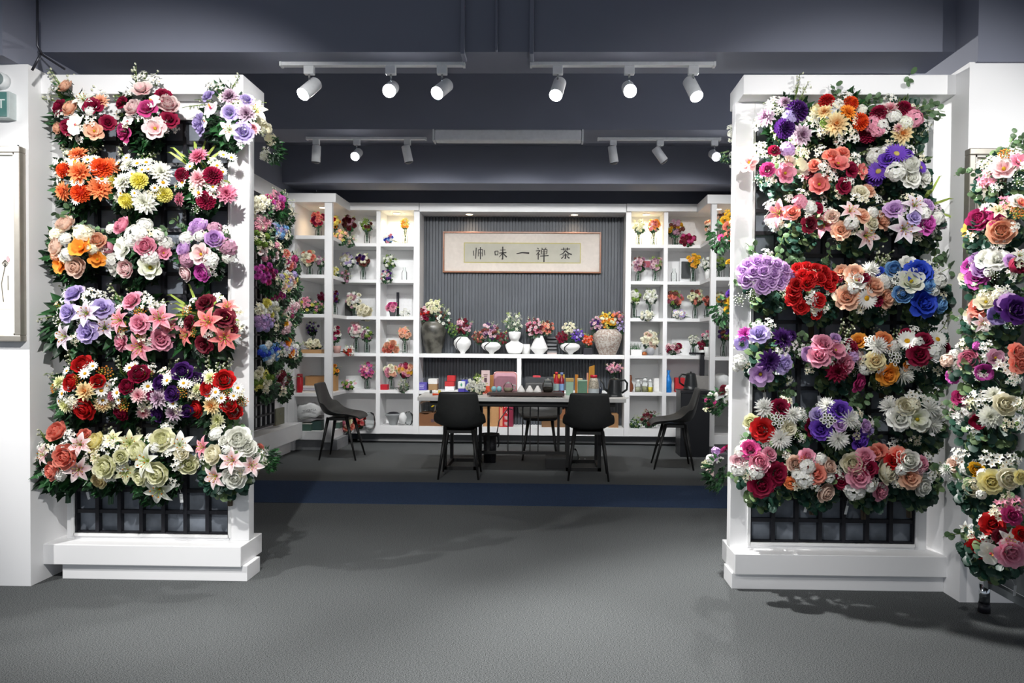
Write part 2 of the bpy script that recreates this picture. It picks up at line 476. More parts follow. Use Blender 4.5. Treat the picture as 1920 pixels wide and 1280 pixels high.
track(.40, 1.41, 5.8, 3.03, 'white lamp track under the middle beam, right of the long white casing')
def track_spot(px, Y, zt, aim, lit, label, power=60, angle=60, target=None):
    x = at(px, 120 if Y < 5 else 260, Y).x
    t = empty('track_spotlight', (x, Y, zt - .02), label, 'spotlight', 'track spotlights')
    MB().box(-.028, .028, -.016, .016, -.045, 0).build('adapter', M_LAMPW, t, bevel=.003)
    MB().tube([(0, 0, -.045), (0, 0, -.10)], .006, 8).build('stem', M_CHROME, t)
    d = Vector(aim).normalized(); q = d.to_track_quat('Z', 'Y')
    h = MB().lathe([(.030, -.075), (.036, -.068), (.0365, .06), (.033, .062), (.031, .045)], 24, closed=False)
    h.lathe([(.0301, -.0751), (.001, -.0752)], 24, closed=False)
    o = put('lamp_head', h.mesh('lamp_head', M_LAMPW), t, (0, 0, -.125), q)
    ln = MB().lathe([(.0345, .060), (.0345, .064), (.028, .071), (.015, .076), (.001, .078)], 24, closed=False)
    put('lens', ln.mesh('lens', M_GLOW if lit else mat('dark_lens', '#55585c', .2)), o, (0, 0, 0))
    if lit:
        pos = Vector(t.location) + Vector((0, 0, -.125)) + d * .08
        tg = Vector(target) if target else pos + d * 3
        spot_light('track_spot_light', pos + d * .03, tg, power, angle, .5, .03)
track_spot(580, 3.8, 2.845, (-.35, -.62, -.7), True, 'lit white spotlight, leftmost on the front left track', 60, 80)
track_spot(733, 3.8, 2.845, (.05, -.88, -.48), True, 'lit white spotlight, middle one on the front left track', 110, 95, (-1.2, 1.5, 0))
track_spot(829, 3.8, 2.845, (-.32, -.70, -.6), True, 'lit white spotlight, rightmost on the front left track', 60, 80)
track_spot(1046, 3.8, 2.845, (-.17, -.60, -.75), True, 'lit white spotlight, leftmost on the front right track', 60, 80)
track_spot(1180, 3.8, 2.845, (.0, -.88, -.48), True, 'lit white spotlight, middle one on the front right track', 400, 112, (1.8, 1.7, 0))
track_spot(1300, 3.8, 2.845, (.22, -.5, -.8), True, 'lit white spotlight, rightmost on the front right track', 15, 80)
track_spot(593, 5.8, 3.03, (-.1, .15, -1), False, 'unlit white spotlight, leftmost on the rear left track')
track_spot(669, 5.8, 3.03, (.0, -.85, -.5), True, 'lit white spotlight, middle one on the rear left track', 70, 90)
track_spot(764, 5.8, 3.03, (.2, .15, -1), False, 'unlit white spotlight, rightmost on the rear left track')
track_spot(1150, 5.8, 3.03, (.17, .15, -1), False, 'unlit white spotlight, leftmost on the rear right track')
track_spot(1238, 5.8, 3.03, (.62, .1, -.8), False, 'unlit white spotlight tilted right, middle one on the rear right track')
track_spot(1340, 5.8, 3.03, (.05, -.9, -.45), True, 'dazzling lit spotlight, rightmost on the rear right track', 230, 110)
m = MB().box(-.6, .6, -.05, .05, -.09, 0)
t = empty('screen_casing', (-.354, 5.62, 3.03), 'long white ceiling-mounted casing between the two rear tracks', 'casing')
m.build('housing', M_LAMPW, t, bevel=.012)
MB().box(-.615, -.6, -.055, .055, -.095, 0).build('end_cap', M_LAMPW, t, bevel=.004)
MB().box(.6, .615, -.055, .055, -.095, 0).build('end_cap', M_LAMPW, t, bevel=.004)

# ================================================================== PICTURES
def stroke_mb(strokes, sx, sz, ox, oz, y, w=.012, thick=.0015):
    """brush strokes: lists of (x, z, width) in a unit square"""
    m = MB()
    for st in strokes:
        P = [Vector((ox + a[0] * sx, 0, oz + a[1] * sz)) for a in st]
        W = [a[2] * w for a in st]
        for i in range(len(P) - 1):
            d = (P[i + 1] - P[i]).normalized(); nn = Vector((-d.z, 0, d.x))
            q = [P[i] + nn * W[i], P[i + 1] + nn * W[i + 1], P[i + 1] - nn * W[i + 1], P[i] - nn * W[i]]
            m.prism([(a.x, y, a.z) for a in q], (0, -thick, 0))
    return m
CHARS = {
 'cha': [[(.1,.85,.5),(.9,.88,.6)],[(.35,1,.8),(.33,.75,.6)],[(.65,1,.8),(.68,.75,.6)],[(.5,.75,1),(.3,.5,.8),(0,.35,.3)],[(.5,.75,.8),(.75,.5,1.1),(1.05,.4,.9)],
         [(.25,.35,.6),(.8,.37,.7)],[(.5,.5,1),(.5,.05,.9),(.42,.1,.4)],[(.35,.25,.6),(.15,.05,.9)],[(.62,.25,.6),(.85,.08,1.1)]],
 'chan': [[(.15,.95,.8),(.25,.85,.7)],[(.02,.7,.5),(.38,.74,.7),(.05,.35,.4)],[(.22,.6,.8),(.22,-.05,.7)],[(.28,.45,.6),(.38,.38,.7)],
          [(.5,.95,.7),(.62,.85,.6)],[(.9,.98,.7),(.78,.85,.5)],[(.48,.8,.7),(.48,.42,.6)],[(.48,.8,.5),(.98,.83,.6),(.96,.42,.6)],[(.5,.62,.4),(.95,.63,.4)],[(.5,.44,.4),(.95,.45,.4)],
          [(.38,.25,.6),(1.12,.3,.9)],[(.72,.8,.7),(.72,-.25,.9)]],
 'yi': [[(0,.45,.6),(.5,.55,.9),(1.1,.5,1.2)]],
 'wei': [[(.02,.65,.7),(.05,.3,.6)],[(.02,.65,.5),(.3,.67,.6),(.27,.32,.5)],[(.05,.34,.5),(.28,.34,.5)],[(.45,.75,.5),(.95,.78,.6)],[(.38,.5,.6),(1.02,.54,.8)],
         [(.7,1.05,.9),(.7,-.05,.9),(.6,.02,.4)],[(.68,.48,.7),(.4,.15,.4)],[(.72,.48,.6),(1.05,.15,1)]],
 'xin': [[(.05,.7,.6),(.1,.25,.5)],[(.3,.95,.7),(.25,0,.6)],[(.5,.8,.6),(.48,.2,.5)],[(.5,.8,.5),(.85,.8,.5),(.82,.2,.5)],[(.52,.5,.4),(.82,.5,.4)],[(.66,1,.7),(.66,-.05,.7)],[(1.0,.75,.6),(1.05,.3,.5)]],
}
a, b = at(830, 433, 8.83), at(1127, 512, 8.83)
t = empty('calligraphy_picture', ((a.x + b.x) / 2, 8.885, (a.z + b.z) / 2), 'wide framed brush calligraphy hung on the grey ribbed wall', 'picture')
hw, hh = (b.x - a.x) / 2, (a.z - b.z) / 2
fw = .02
m = MB().box(-hw, hw, -.04, 0, hh - fw, hh).box(-hw, hw, -.04, 0, -hh, -hh + fw).box(-hw, -hw + fw, -.04, 0, -hh + fw, hh - fw).box(hw - fw, hw, -.04, 0, -hh + fw, hh - fw)
m.build('frame', mat('copper_wood', '#855434', .35, var=.15), t, bevel=.003)
MB().box(-hw + fw, hw - fw, -.02, -.004, -hh + fw, hh - fw).build('mat_board', mat('cream_board', '#cfc6bc', .7), t)
sw0, sw1, sh0, sh1 = -hw * .735, hw * .745, -hh * .52, hh * .47
MB().box(sw0, sw1, -.022, -.02, sh0, sh1).build('paper', mat('olive_edge', '#b3ab6c', .8), t)
MB().box(sw0 + .012, sw1 - .012, -.0235, -.022, sh0 + .012, sh1 - .012).build('scroll', mat('scroll_silk', '#b3b0a2', .75, var=.04, scale=14), t)
m = MB()
H_ = sh1 - sh0
for nm, px in (('cha', 1061), ('chan', 1016), ('yi', 980), ('wei', 939), ('xin', 898)):
    x = at(px, 470, 8.86).x - t.location.x
    m.merge(stroke_mb(CHARS[nm], .15, .15, x - .08, -.085, -.0237, .009))
m.build('brush_writing', mat('ink', '#2a2624', .8), t)
gm = MB().box(-hw + fw, hw - fw, -.035, -.033, -hh + fw, hh - fw)
gm.build('glass', glass_mat('picture_glass', (.97, .97, .97), 1.45), t)

def wall_frame(x0, x1, z0, z1, y, label, inner):
    t = empty('picture_frame', ((x0 + x1) / 2, y, (z0 + z1) / 2), label, 'picture')
    hw, hh, fw = (x1 - x0) / 2, (z1 - z0) / 2, .032
    m = MB()
    for (a0, a1, c0, c1) in ((-hw, hw, hh - fw, hh), (-hw, hw, -hh, -hh + fw), (-hw, -hw + fw, -hh + fw, hh - fw), (hw - fw, hw, -hh + fw, hh - fw)):
        m.box(a0, a1, -.045, 0, c0, c1)
    m.build('frame', mat('champagne_metal', '#a19c93', .35, metal=.5, var=.05), t, bevel=.004)
    m = MB()
    g = .01
    for (a0, a1, c0, c1) in ((-hw + fw, hw - fw, hh - fw - g, hh - fw), (-hw + fw, hw - fw, -hh + fw, -hh + fw + g), (-hw + fw, -hw + fw + g, -hh + fw, hh - fw), (hw - fw - g, hw - fw, -hh + fw, hh - fw)):
        m.box(a0, a1, -.036, 0, c0, c1)
    m.build('inner_lip', mat('pale_lip', '#d6d3cb', .4), t)
    MB().box(-hw + fw, hw - fw, -.02, -.004, -hh + fw, hh - fw).build('mat_board', inner, t)
    MB().tube([(hw * .9, -.01, hh), (hw * .9, -.012, hh + .014)], .005, 6).build('hanging_ring', M_CHROME, t)
    return t, hw, hh
xr = -2.728
t, hw, hh = wall_frame(xr - .62, xr, 1.284, 2.287, 3.51, 'champagne framed ink drawing of lotus pods on the left wall', mat('ivory_board', '#edeee9', .6, var=.01))
pb = at(22, 580, 3.488) - Vector(t.location)
pa = at(22, 473, 3.488) - Vector(t.location)
MB().box(-.5 + hw - .1, pa.x, -.0215, -.02, pb.z, pa.z).build('drawing_paper', mat('rice_paper', '#d9d1c4', .8), t)
m = MB()
def st(pts, w): 
    global m
    m.merge(stroke_mb([[(p[0], p[1], p[2]) for p in pts]], 1, 1, 0, 0, -.0218, w))
for (x, z0, z1, bx) in ((pa.x - .035, pb.z + .04, pa.z - .07, -.02), (pa.x - .085, pb.z + .02, pa.z - .04, .015), (pa.x - .02, pb.z + .1, pa.z - .12, .0)):
    st([(x, z1, 1), (x + bx, (z0 + z1) / 2, .8), (x + bx * .5, z0, 1)], .0014)
x, z = pa.x - .035, pa.z - .07
for k in range(5): st([(x - .012 + k * .006, z + .025 * (1 - abs(k - 2) / 3), 1), (x, z - .006, 1)], .0012)
st([(x - .016, z + .012, 1), (x, z + .03, 1), (x + .016, z + .012, 1)], .002)
m.build('ink_strokes', mat('grey_ink', '#45443f', .9), t)
m = MB(); m.merge(stroke_mb([[(pa.x - .022, pa.z - .02, .6), (pa.x - .02, pa.z - .035, 1.6), (pa.x - .018, pa.z - .05, .5)]], 1, 1, 0, 0, -.0218, .006))
m.build('pink_bud', mat('pink_wash', '#c89aa0', .9), t)
t, hw, hh = wall_frame(2.072, 2.80, 1.30, 2.28, 3.485, 'champagne picture frame behind the flower rack on the right wall', mat('beige_board', '#cfc6ba', .6, var=.02))
# emergency exit sign and round lamp at the left edge
p = at(20, 172, 3.47); q = at(-60, 222, 3.47)
t = empty('exit_sign', ((p.x + q.x) / 2, 3.51, (p.z + q.z) / 2), 'pale green exit sign box on the left wall, cut by the frame', 'sign')
hw, hh = (p.x - q.x) / 2, (p.z - q.z) / 2
MB().box(-hw, hw, -.05, 0, -hh, hh).build('housing', mat('silver_plastic', '#b7c2c2', .35), t, bevel=.003)
MB().box(-hw + .004, hw - .012, -.054, -.05, -hh + .006, hh - .006).build('face', mat('sign_green', '#55837f', .3), t)
text_obj('EXIT', .066, t, (hw - .018, -.055, 0), (pi / 2, 0, 0), mat('sign_white', '#e8f2f0', .5), 'RIGHT')
p = at(-6, 148, 3.47)
t = empty('emergency_lamp', (p.x, 3.51, p.z), 'round grey emergency lamp above the exit sign', 'lamp')
me = MB().lathe([(.042, 0), (.042, .03), (.036, .04)], 24).mesh('lamp_ring', mat('white_ring', '#dfe3e4', .4)); put('ring', me, t, (0, 0, 0), Quaternion((1, 0, 0), pi / 2))
me = MB().lathe([(.034, .041), (.02, .05), (.001, .053)], 24, closed=False).mesh('lens', mat('grey_lens', '#7d8b8c', .15)); put('lens', me, t, (0, 0, 0), Quaternion((1, 0, 0), pi / 2))
# switch box in the alcove
p = at(532, 780, 7.75)
t = empty('switch_box', (-3.1, 7.72, p.z), 'flat olive switch box on the alcove wall beside the corner post', 'switch')
MB().box(0, .03, -.13, .13, -.095, .095).build('cover', mat('olive_metal', '#6f6e58', .4), t, bevel=.004)
MB().tube([(.03, 0, .03), (.036, 0, .03)], .008, 10).build('lock', M_CHROME, t)
# ================================================================== FLOWER HEADS (radius 1, facing +Z)
PAL = {k: tuple(lin(h) for h in v.split()) for k, v in {
 'crim': '#5e0822 #9c1540', 'mag': '#96124f #cf4a8c', 'burg': '#3f0a18 #74182c', 'red': '#8a0d0f #cf2022', 'orr': '#c22408 #f2602a',
 'orng': '#e2622a #f7a26a', 'org2': '#ee7d18 #ffb44a', 'peach': '#eb9068 #f8cdb0', 'coral': '#dd5a50 #f59c88', 'pink': '#d2507e #f3aec2',
 'lpink': '#e89ab4 #f8dfe2', 'pw': '#d0406e #f9ece6', 'wht': '#dfe0cc #fbfbf6', 'crm': '#e6dcaa #faf6e2', 'yel': '#cfc028 #f3ec88',
 'yg': '#dbdf8c #faf8dc', 'lav': '#8c72bc #cbbcea', 'vio': '#3f1c84 #7c4fca', 'dvio': '#260c42 #552878', 'lil': '#a868c4 #dfbce8',
 'purw': '#7e1f6a #f4e6f0', 'blue': '#1426a0 #3a5ce0', 'lblu': '#2f7ed2 #94c8f4', 'wpur': '#a04e98 #f8f3f6', 'wpnk': '#dc4470 #fdf4f1',
 'plil': '#cf3c62 #f8bcc8', 'clil': '#cc2a48 #f99f98', 'wgrn': '#b9c46a #fafaf2', 'fuch': '#b01f8a #d866c0', 'brn': '#3a1a18 #7a4038',
 'mauv': '#8a5068 #c99ab0', 'grn': '#3f5c1c #8aa84a', 'gold': '#c88a10 #f7c93a', 'cryel': '#e09a4a #f4efc0', 'peon': '#d8a088 #f3dccb', 'ylw2': '#ecd868 #fbf3b8',
}.items()}
BERRY_O = lin('#d88a3a'); YCEN = lin('#e0a818'); GREEN_D = lin('#16301c'); GREEN_M = lin('#2c5a30'); GREEN_L = lin('#7f9a4a'); GREEN_Y = lin('#aec45a')
def pf_round(t): return sqrt(max(0.0, 1 - (2 * max(t, .15) * .62 - .55) ** 2 * 1.0)) * min(1, .35 + 2.2 * t) * (1 if t < .85 else .72)
def pf_point(t): return (sin(pi * min(1, t * .92 + .08)) ** .8) * (1 if t < 1 else .0) + .02
def pf_lily(t): return (sin(pi * (t ** .75 * .93 + .05))) + .02
def pf_thin(t): return (.5 + .5 * sin(pi * t)) * (1 if t < .99 else .4)
def jit(c, r, a=.06):
    k = 1 + r.uniform(-a, a); return tuple(min(1, x * k) for x in c)
HEADS = {}
def head(kind, colr):
    key = (kind, colr)
    if key in HEADS: return HEADS[key]
    r = random.Random(hash(kind + colr) if False else sum(ord(ch) * (i + 3) for i, ch in enumerate(kind + colr)))
    cb, ct = PAL[colr]; m = MB()
    mid = tuple(cb[k] * .5 + ct[k] * .5 for k in range(3))
    cal = GREEN_M
    if kind in ('rose', 'ran', 'peony'):
        if kind == 'rose':
            rings = [(3, .02, .02, .44, .20, 92, 150), (4, .10, -.05, .52, .28, 92, 132), (5, .20, -.12, .56, .36, 88, 110), (5, .27, -.22, .64, .44, 74, 62), (5, .32, -.3, .72, .5, 56, 18), (6, .32, -.38, .84, .52, 34, -24)]
        elif kind == 'ran':
            rings = [(4, .02, .0, .30, .2, 90, 130), (6, .14, -.05, .38, .24, 95, 125), (7, .28, -.1, .46, .28, 88, 118), (8, .42, -.18, .52, .32, 75, 105), (8, .52, -.3, .62, .38, 50, 95), (7, .50, -.36, .62, .4, 25, 50)]
        else:
            rings = [(6, .05, -.1, .5, .26, 85, 120), (7, .16, -.15, .6, .3, 80, 115), (8, .28, -.25, .72, .36, 60, 110), (8, .34, -.35, .85, .42, 35, 100), (7, .30, -.4, .9, .46, 5, 70)]
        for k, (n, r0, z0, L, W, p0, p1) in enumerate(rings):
            t = k / (len(rings) - 1); base = tuple(cb[i] * .75 for i in range(3)); tip = tuple(cb[i] + (ct[i] - cb[i]) * (.4 + .6 * t) for i in range(3))  # petal bases darkened to paint shading deep within the bloom
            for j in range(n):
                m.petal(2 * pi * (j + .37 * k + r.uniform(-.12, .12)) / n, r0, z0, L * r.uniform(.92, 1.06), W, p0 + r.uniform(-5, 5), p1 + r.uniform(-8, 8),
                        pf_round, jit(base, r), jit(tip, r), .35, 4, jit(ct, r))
    elif kind in ('daisy', 'gerb'):
        n, W = (13, .15) if kind == 'daisy' else (22, .12)
        for lay in range(1 if kind == 'daisy' else 2):
            for j in range(n):
                m.petal(2 * pi * (j + .5 * lay) / n, .22, -.04 + .06 * lay, .78 - .14 * lay, W, 18 + 10 * lay, -4 + r.uniform(-8, 8), pf_thin, mid if colr != 'wht' else ct, ct, .15, 2, ct)
        m.ball((0, 0, 0), .27, 8, 4, YCEN if kind == 'daisy' or colr in ('wht',) else lin('#d8c46a'), .55)
    elif kind in ('dahlia', 'mum'):
        rings = [(12, .05, -.18, .95, .17, 8, -2), (12, .05, -.1, .88, .17, 24, 16), (10, .05, -.02, .72, .15, 42, 36), (8, .03, .04, .52, .13, 62, 58), (5, .02, .08, .34, .1, 80, 85)]
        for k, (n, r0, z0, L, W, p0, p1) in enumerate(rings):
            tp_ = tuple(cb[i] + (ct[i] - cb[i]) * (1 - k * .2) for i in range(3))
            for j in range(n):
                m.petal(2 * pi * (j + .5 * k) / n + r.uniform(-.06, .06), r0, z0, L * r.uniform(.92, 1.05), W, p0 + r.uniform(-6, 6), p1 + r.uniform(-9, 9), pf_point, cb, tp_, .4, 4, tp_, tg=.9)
        if colr == 'cryel': m.ball((0, 0, .12), .2, 7, 3, lin('#e07a2a'), .7)
    elif kind == 'spider':
        for j in range(70):
            z = j / 70; p = 85 - 90 * z
            m.petal(2.39996 * j, .04, .0 - .1 * z, r.uniform(.8, 1.0), .04, p, p + r.uniform(-25, 10), pf_thin, mid, ct, .2, 3, ct, nv=1)
    elif kind == 'pom':
        for j in range(90):
            z = 1 - 1.35 * (j + .5) / 90; th = math.acos(max(-1, min(1, z))); e = 90 - math.degrees(th)
            rr = .62
            m.petal(2.39996 * j, rr * sin(th), rr * cos(th) * .9 - .1, .42, .15, e + 28, e - 30 + r.uniform(-15, 15), pf_round, jit(cb, r), jit(ct, r), .4, 2, jit(ct, r))
        m.ball((0, 0, -.1), .6, 8, 5, cb)
    elif kind == 'lily':
        for j in range(6):
            m.petal(2 * pi * j / 6 + r.uniform(-.05, .05), .05, -.25 - .03 * (j % 2), 1.12, .27 if j % 2 else .22, 52, -32 + r.uniform(-10, 8), pf_lily, cb, ct, .35, 6, ct, tg=.8 if colr[0] == 'w' else 1.5)
        m.petal(0, 0, -.26, .3, .1, 80, 80, pf_thin, GREEN_Y, GREEN_Y)
        for j in range(6):
            a = 2 * pi * (j + .5) / 6; e = Vector((cos(a) * .34, sin(a) * .34, .36))
            m.tube([(0, 0, -.2), (cos(a) * .12, sin(a) * .12, .1), e], .018, 4, GREEN_Y)
            m.ball(e, .055, 5, 3, lin('#c87a20'), 1.0)
        m.tube([(0, 0, -.2), (.02, .01, .48)], .022, 4, GREEN_Y)
    elif kind == 'orchid':
        for a, L, W in ((90, .85, .3), (210, .8, .28), (330, .8, .28), (15, .9, .52), (165, .9, .52)):
            m.petal(radians(a), .05, -.05, L, W, 12, -8, pf_round, mid if colr != 'wht' else ct, ct, .15, 4, ct)
        m.petal(radians(270), .02, .02, .4, .16, 40, 80, pf_round, PAL['pw'][0], PAL['org2'][1], .4, 3)
        m.ball((0, 0, .08), .1, 6, 3, PAL['pw'][0])
    elif kind == 'magn':
        for k, (n, p0, p1, L) in enumerate(((6, 12, 38, 1.0), (5, 40, 75, .82))):
            for j in range(n):
                m.petal(2 * pi * (j + .5 * k) / n + r.uniform(-.1, .1), .06, -.3 + .06 * k, L, .42 - .06 * k, p0 + r.uniform(-8, 8), p1 + r.uniform(-12, 12), pf_round, cb, ct, .42, 5, ct)
        m.ball((0, 0, -.08), .14, 7, 4, lin('#c9b02c'), 1.4)
    elif kind == 'tulip':
        for k, n in enumerate((3, 4)):
            for j in range(n):
                m.petal(2 * pi * (j + .5 * k) / n, .1 + .07 * k, -.7, 1.4, .5, 35, 98, pf_round, cb if k else mid, ct, .5, 5, ct)
    elif kind == 'hyd':
        for j in range(34):
            z = 1 - 1.15 * (j + .5) / 34; th = math.acos(z); ph = 2.39996 * j
            d = Vector((sin(th) * cos(ph), sin(th) * sin(ph), cos(th))); q = (d + Vector((r.uniform(-.35, .35), r.uniform(-.35, .35), 0))).to_track_quat('Z', 'Y').to_matrix().to_4x4()
            f = MB(); s = r.uniform(.24, .33); cc = jit(ct, r, .1)
            for a in range(4):
                f.petal(pi / 2 * a + r.uniform(-.2, .2), .0, 0, s, s * .6, 14, -8, pf_round, jit(mid, r, .08), cc, .1, 2, cc)
            f.ball((0, 0, .01), .022, 4, 2, GREEN_Y)
            m.merge(f, Matrix.Translation(Vector((d.x * 1.12, d.y * 1.12, d.z * .9)) * r.uniform(.62, .82) + Vector((0, 0, -.12))) @ q)
    elif kind == 'star':
        for j in range(7):
            a = 2.39996 * j; rr = .1 + .66 * sqrt(j / 7); d = Vector((cos(a) * rr, sin(a) * rr, .35 - .5 * rr * rr + r.uniform(-.1, .1)))
            n_ = (Vector((d.x * .8, d.y * .8, 1)) + Vector((r.uniform(-.4, .4), r.uniform(-.4, .4), 0))).normalized()
            f = MB(); s = r.uniform(.34, .44)
            for k in range(5):
                f.petal(2 * pi * k / 5, .02, 0, s, s * .3, 26, 0, pf_point, cb if r.random() < .3 else mid, ct, .3, 2, ct)
            f.ball((0, 0, .02), .045, 5, 2, YCEN)
            m.merge(f, Matrix.Translation(d) @ n_.to_track_quat('Z', 'Y').to_matrix().to_4x4())
            m.tube([(0, 0, -.5), d], .02, 3, GREEN_L)
    elif kind == 'gyp':
        for j in range(22):
            a = 2.39996 * j; rr = .95 * sqrt((j + .5) / 22); d = Vector((cos(a) * rr, sin(a) * rr, .35 - .5 * rr * rr + r.uniform(-.2, .2)))
            m.ball(d, r.uniform(.07, .11), 5, 3, jit(ct, r)); m.tube([(d.x * .2, d.y * .2, -.5), d], .014, 3, GREEN_L)
    elif kind == 'berry':
        for j in range(30):
            a = 2.39996 * j; rr = .85 * sqrt((j + .5) / 30); d = Vector((cos(a) * rr, sin(a) * rr, .35 - .6 * rr * rr + r.uniform(-.12, .12)))
            m.ball(d, r.uniform(.09, .13), 6, 3, jit(BERRY_O if r.random() < .7 else lin('#c9c05a'), r, .25)); m.tube([(d.x * .2, d.y * .2, -.5), d], .016, 3, GREEN_L)
    elif kind == 'ring':
        for j in range(12):
            a = 2.39996 * j; rr = .8 * sqrt((j + .5) / 12); f = MB()
            prof = [(.13, 0), (.19, .05), (.24, .02), (.2, -.04)]
            f.lathe(prof, 8, col=ct, closed=False); f.ball((0, 0, -.03), .11, 6, 2, lin('#5a6a32'), .4)
            m.merge(f, Matrix.Translation((cos(a) * rr, sin(a) * rr, .3 - .5 * rr * rr)))
    if kind in ('rose', 'ran', 'peony', 'magn', 'tulip', 'dahlia', 'pom', 'daisy', 'gerb', 'spider', 'mum'):
        m.tube([(0, 0, -1.1), (0, 0, -.2)], .05, 4, GREEN_M)
        for j in range(5): m.petal(2 * pi * j / 5, .04, -.42, .4, .12, 60, 10, pf_point, cal, cal, .2, 2)
    me = m.mesh(kind, PETAL); HEADS[key] = me
    return me
NAMES = dict(rose='rose', ran='ranunculus', peony='peony', daisy='daisy', gerb='gerbera', dahlia='dahlia', mum='chrysanthemum', spider='spider_chrysanthemum', pom='pompom_flower',
             lily='lily', orchid='orchid', magn='magnolia', tulip='tulip', hyd='hydrangea', star='star_blossom_spray', gyp='baby_breath_spray', berry='berry_spray', ring='ring_blossom_spray')

# ------------------------------------------------------------------ leaves: local x right, y away from the viewer, z up, radius about 1
def leaf(m, o, d, n, L, W, kind, col):
    d = d.normalized(); s = d.cross(n).normalized(); n = s.cross(d).normalized(); b = len(m.v)
    c2 = tuple(x * 1.25 for x in col)
    if kind == 'round':
        K = 8; m.v.append(o + d * L * .5 + n * L * .06)
        for i in range(K):
            a = 2 * pi * i / K; m.v.append(o + d * L * (.5 - .5 * cos(a)) + s * W * sin(a))
        for i in range(K): m.face([b, b + 1 + i, b + 1 + (i + 1) % K], col, True)
    elif kind == 'ivy':
        pts = [(0, 0), (.12, .5), (.0, .95), (.38, .6), (.5, 1.0), (.62, .5), (1, 0)]
        m.v.append(o + d * L * .4 - n * L * .04)
        loop = pts + [(x, -y) for x, y in pts[-2:0:-1]]
        for x, y in loop: m.v.append(o + d * L * x + s * W * y - n * L * .16 * abs(y))
        K = len(loop)
        for i in range(K): m.face([b, b + 1 + i, b + 1 + (i + 1) % K], col if i < K / 2 else c2)
    else:
        prof = [(0, .1), (.3, .9), (.6, .85), (1, .02)]
        for x, w in prof:
            p = o + d * L * x - n * L * .18 * x * x
            m.v += [p + s * W * w + n * W * .25 * w, p, p - s * W * w + n * W * .25 * w]
        for i in range(3):
            k = b + 3 * i
            m.face([k, k + 1, k + 4, k + 3], col, True); m.face([k + 1, k + 2, k + 5, k + 4], c2, True)
FOL = {}
def foliage(kind, seed, n=150, twigs=True):
    key = (kind, seed, n, twigs)
    if key in FOL: return FOL[key]
    r = random.Random(seed * 77 + len(kind)); m = MB()
    for i in range(n):
        a = r.uniform(0, 2 * pi); rr = sqrt(r.uniform(.05, 1.0))
        if sin(a) > .2 and r.random() < .55: a = -a
        x, z = rr * cos(a), rr * sin(a) * .95 - .12
        dep = -.12 - .55 * sqrt(max(0, 1 - rr * rr * .9)) * r.uniform(.35, .95)
        if z > 0: x *= .85
        o = Vector((x * .74, dep, z))
        out = Vector((x, -.25 + r.uniform(-.3, .3), z - .25)).normalized()
        d = (out + Vector((r.uniform(-.6, .6), r.uniform(-.3, .3), r.uniform(-.6, .4)))).normalized()
        nn = Vector((r.uniform(-.4, .4), -1, r.uniform(0, .7)))
        g = r.random()
        base = GREEN_D if g < .55 else GREEN_M
        if kind == 'euc':
            k = 'round' if r.random() < .75 else 'oval'; col = jit(lin('#24483a') if g < .7 else lin('#6c8458'), r, .3); L = r.uniform(.2, .32); W = L * .45
        elif kind == 'ivy':
            k = 'ivy'; col = jit(base, r, .3); L = r.uniform(.28, .42); W = L * .42
        elif kind == 'lilyleaf':
            k = 'oval'; col = jit(base, r, .3); L = r.uniform(.35, .6); W = L * .26
        else:
            k = 'oval'; col = jit(base, r, .3); L = r.uniform(.25, .4); W = L * .36
        leaf(m, o, d, nn, L, W, k, col)
        if twigs and i % 3 == 0: m.tube([(0, 0, -.1), o * .5, o], .012, 3, jit(GREEN_M, r, .2), cap=False)
    FOL[key] = m.mesh('foliage', LEAF)
    return FOL[key]
SPR = {}
def sprigs(seed, style):
    key = (seed, style)
    if key in SPR: return SPR[key]
    r = random.Random(seed * 31 + len(style)); m = MB()
    for i in range(7 if style != 'grass' else 9):
        a = r.uniform(-.3, pi + .3); L = r.uniform(1.0, 1.35)
        e = Vector((cos(a) * L, r.uniform(-.55, -.15), sin(a) * L * .95)); mid_ = e * .55 + Vector((0, -.2, .05))
        pts = [Vector((0, 0, 0)), mid_, e, e + Vector((cos(a) * .12, -.04, sin(a) * .06 - .06))]
        if style == 'grass':
            b = len(m.v); col = jit(GREEN_Y, r, .2)
            for k, p in enumerate(pts):
                w = (.03, .05, .03, .004)[k]; m.v += [p + Vector((-sin(a) * w, 0, cos(a) * w)), p - Vector((-sin(a) * w, 0, cos(a) * w))]
            for k in range(3): m.face([b + 2 * k, b + 2 * k + 1, b + 2 * k + 3, b + 2 * k + 2], col)
            continue
        m.tube(pts, [.018, .014, .008, .006], 4, jit(GREEN_L, r, .2))
        for k in range(7):
            t = .55 + .5 * k / 7; p = pts[1].lerp(pts[2], min(1, (t - .5) * 2)) + Vector((r.uniform(-.09, .09), r.uniform(-.08, .08), r.uniform(-.09, .09)))
            if style == 'euc':
                leaf(m, p, Vector((r.uniform(-1, 1), -.2, r.uniform(-1, 1))), Vector((0, -1, .2)), .2, .09, 'round', jit(lin('#5d7a55'), r, .3))
            elif style == 'bud':
                m.ball(p, r.uniform(.02, .034), 6, 4, jit(lin('#e8ebcf'), r, .1), 1.3); m.tube([p, pts[1].lerp(pts[2], min(1, (t - .5) * 2))], .008, 3, GREEN_L)
            else:
                leaf(m, p, Vector((r.uniform(-1, 1), -.2, r.uniform(-1, 1))), Vector((0, -1, .2)), .12, .035, 'oval', jit(GREEN_Y, r, .3))
    SPR[key] = m.mesh('sprig', LEAF)
    return SPR[key]
M_STEM = mat('green_stem', '#1d4a30', .5, var=.2, scale=60)
M_STEMB = mat('brown_stem', '#4a3f30', .7, var=.2, scale=60)
M_TAG = mat('price_tag_card', '#e4e6e6', .5)
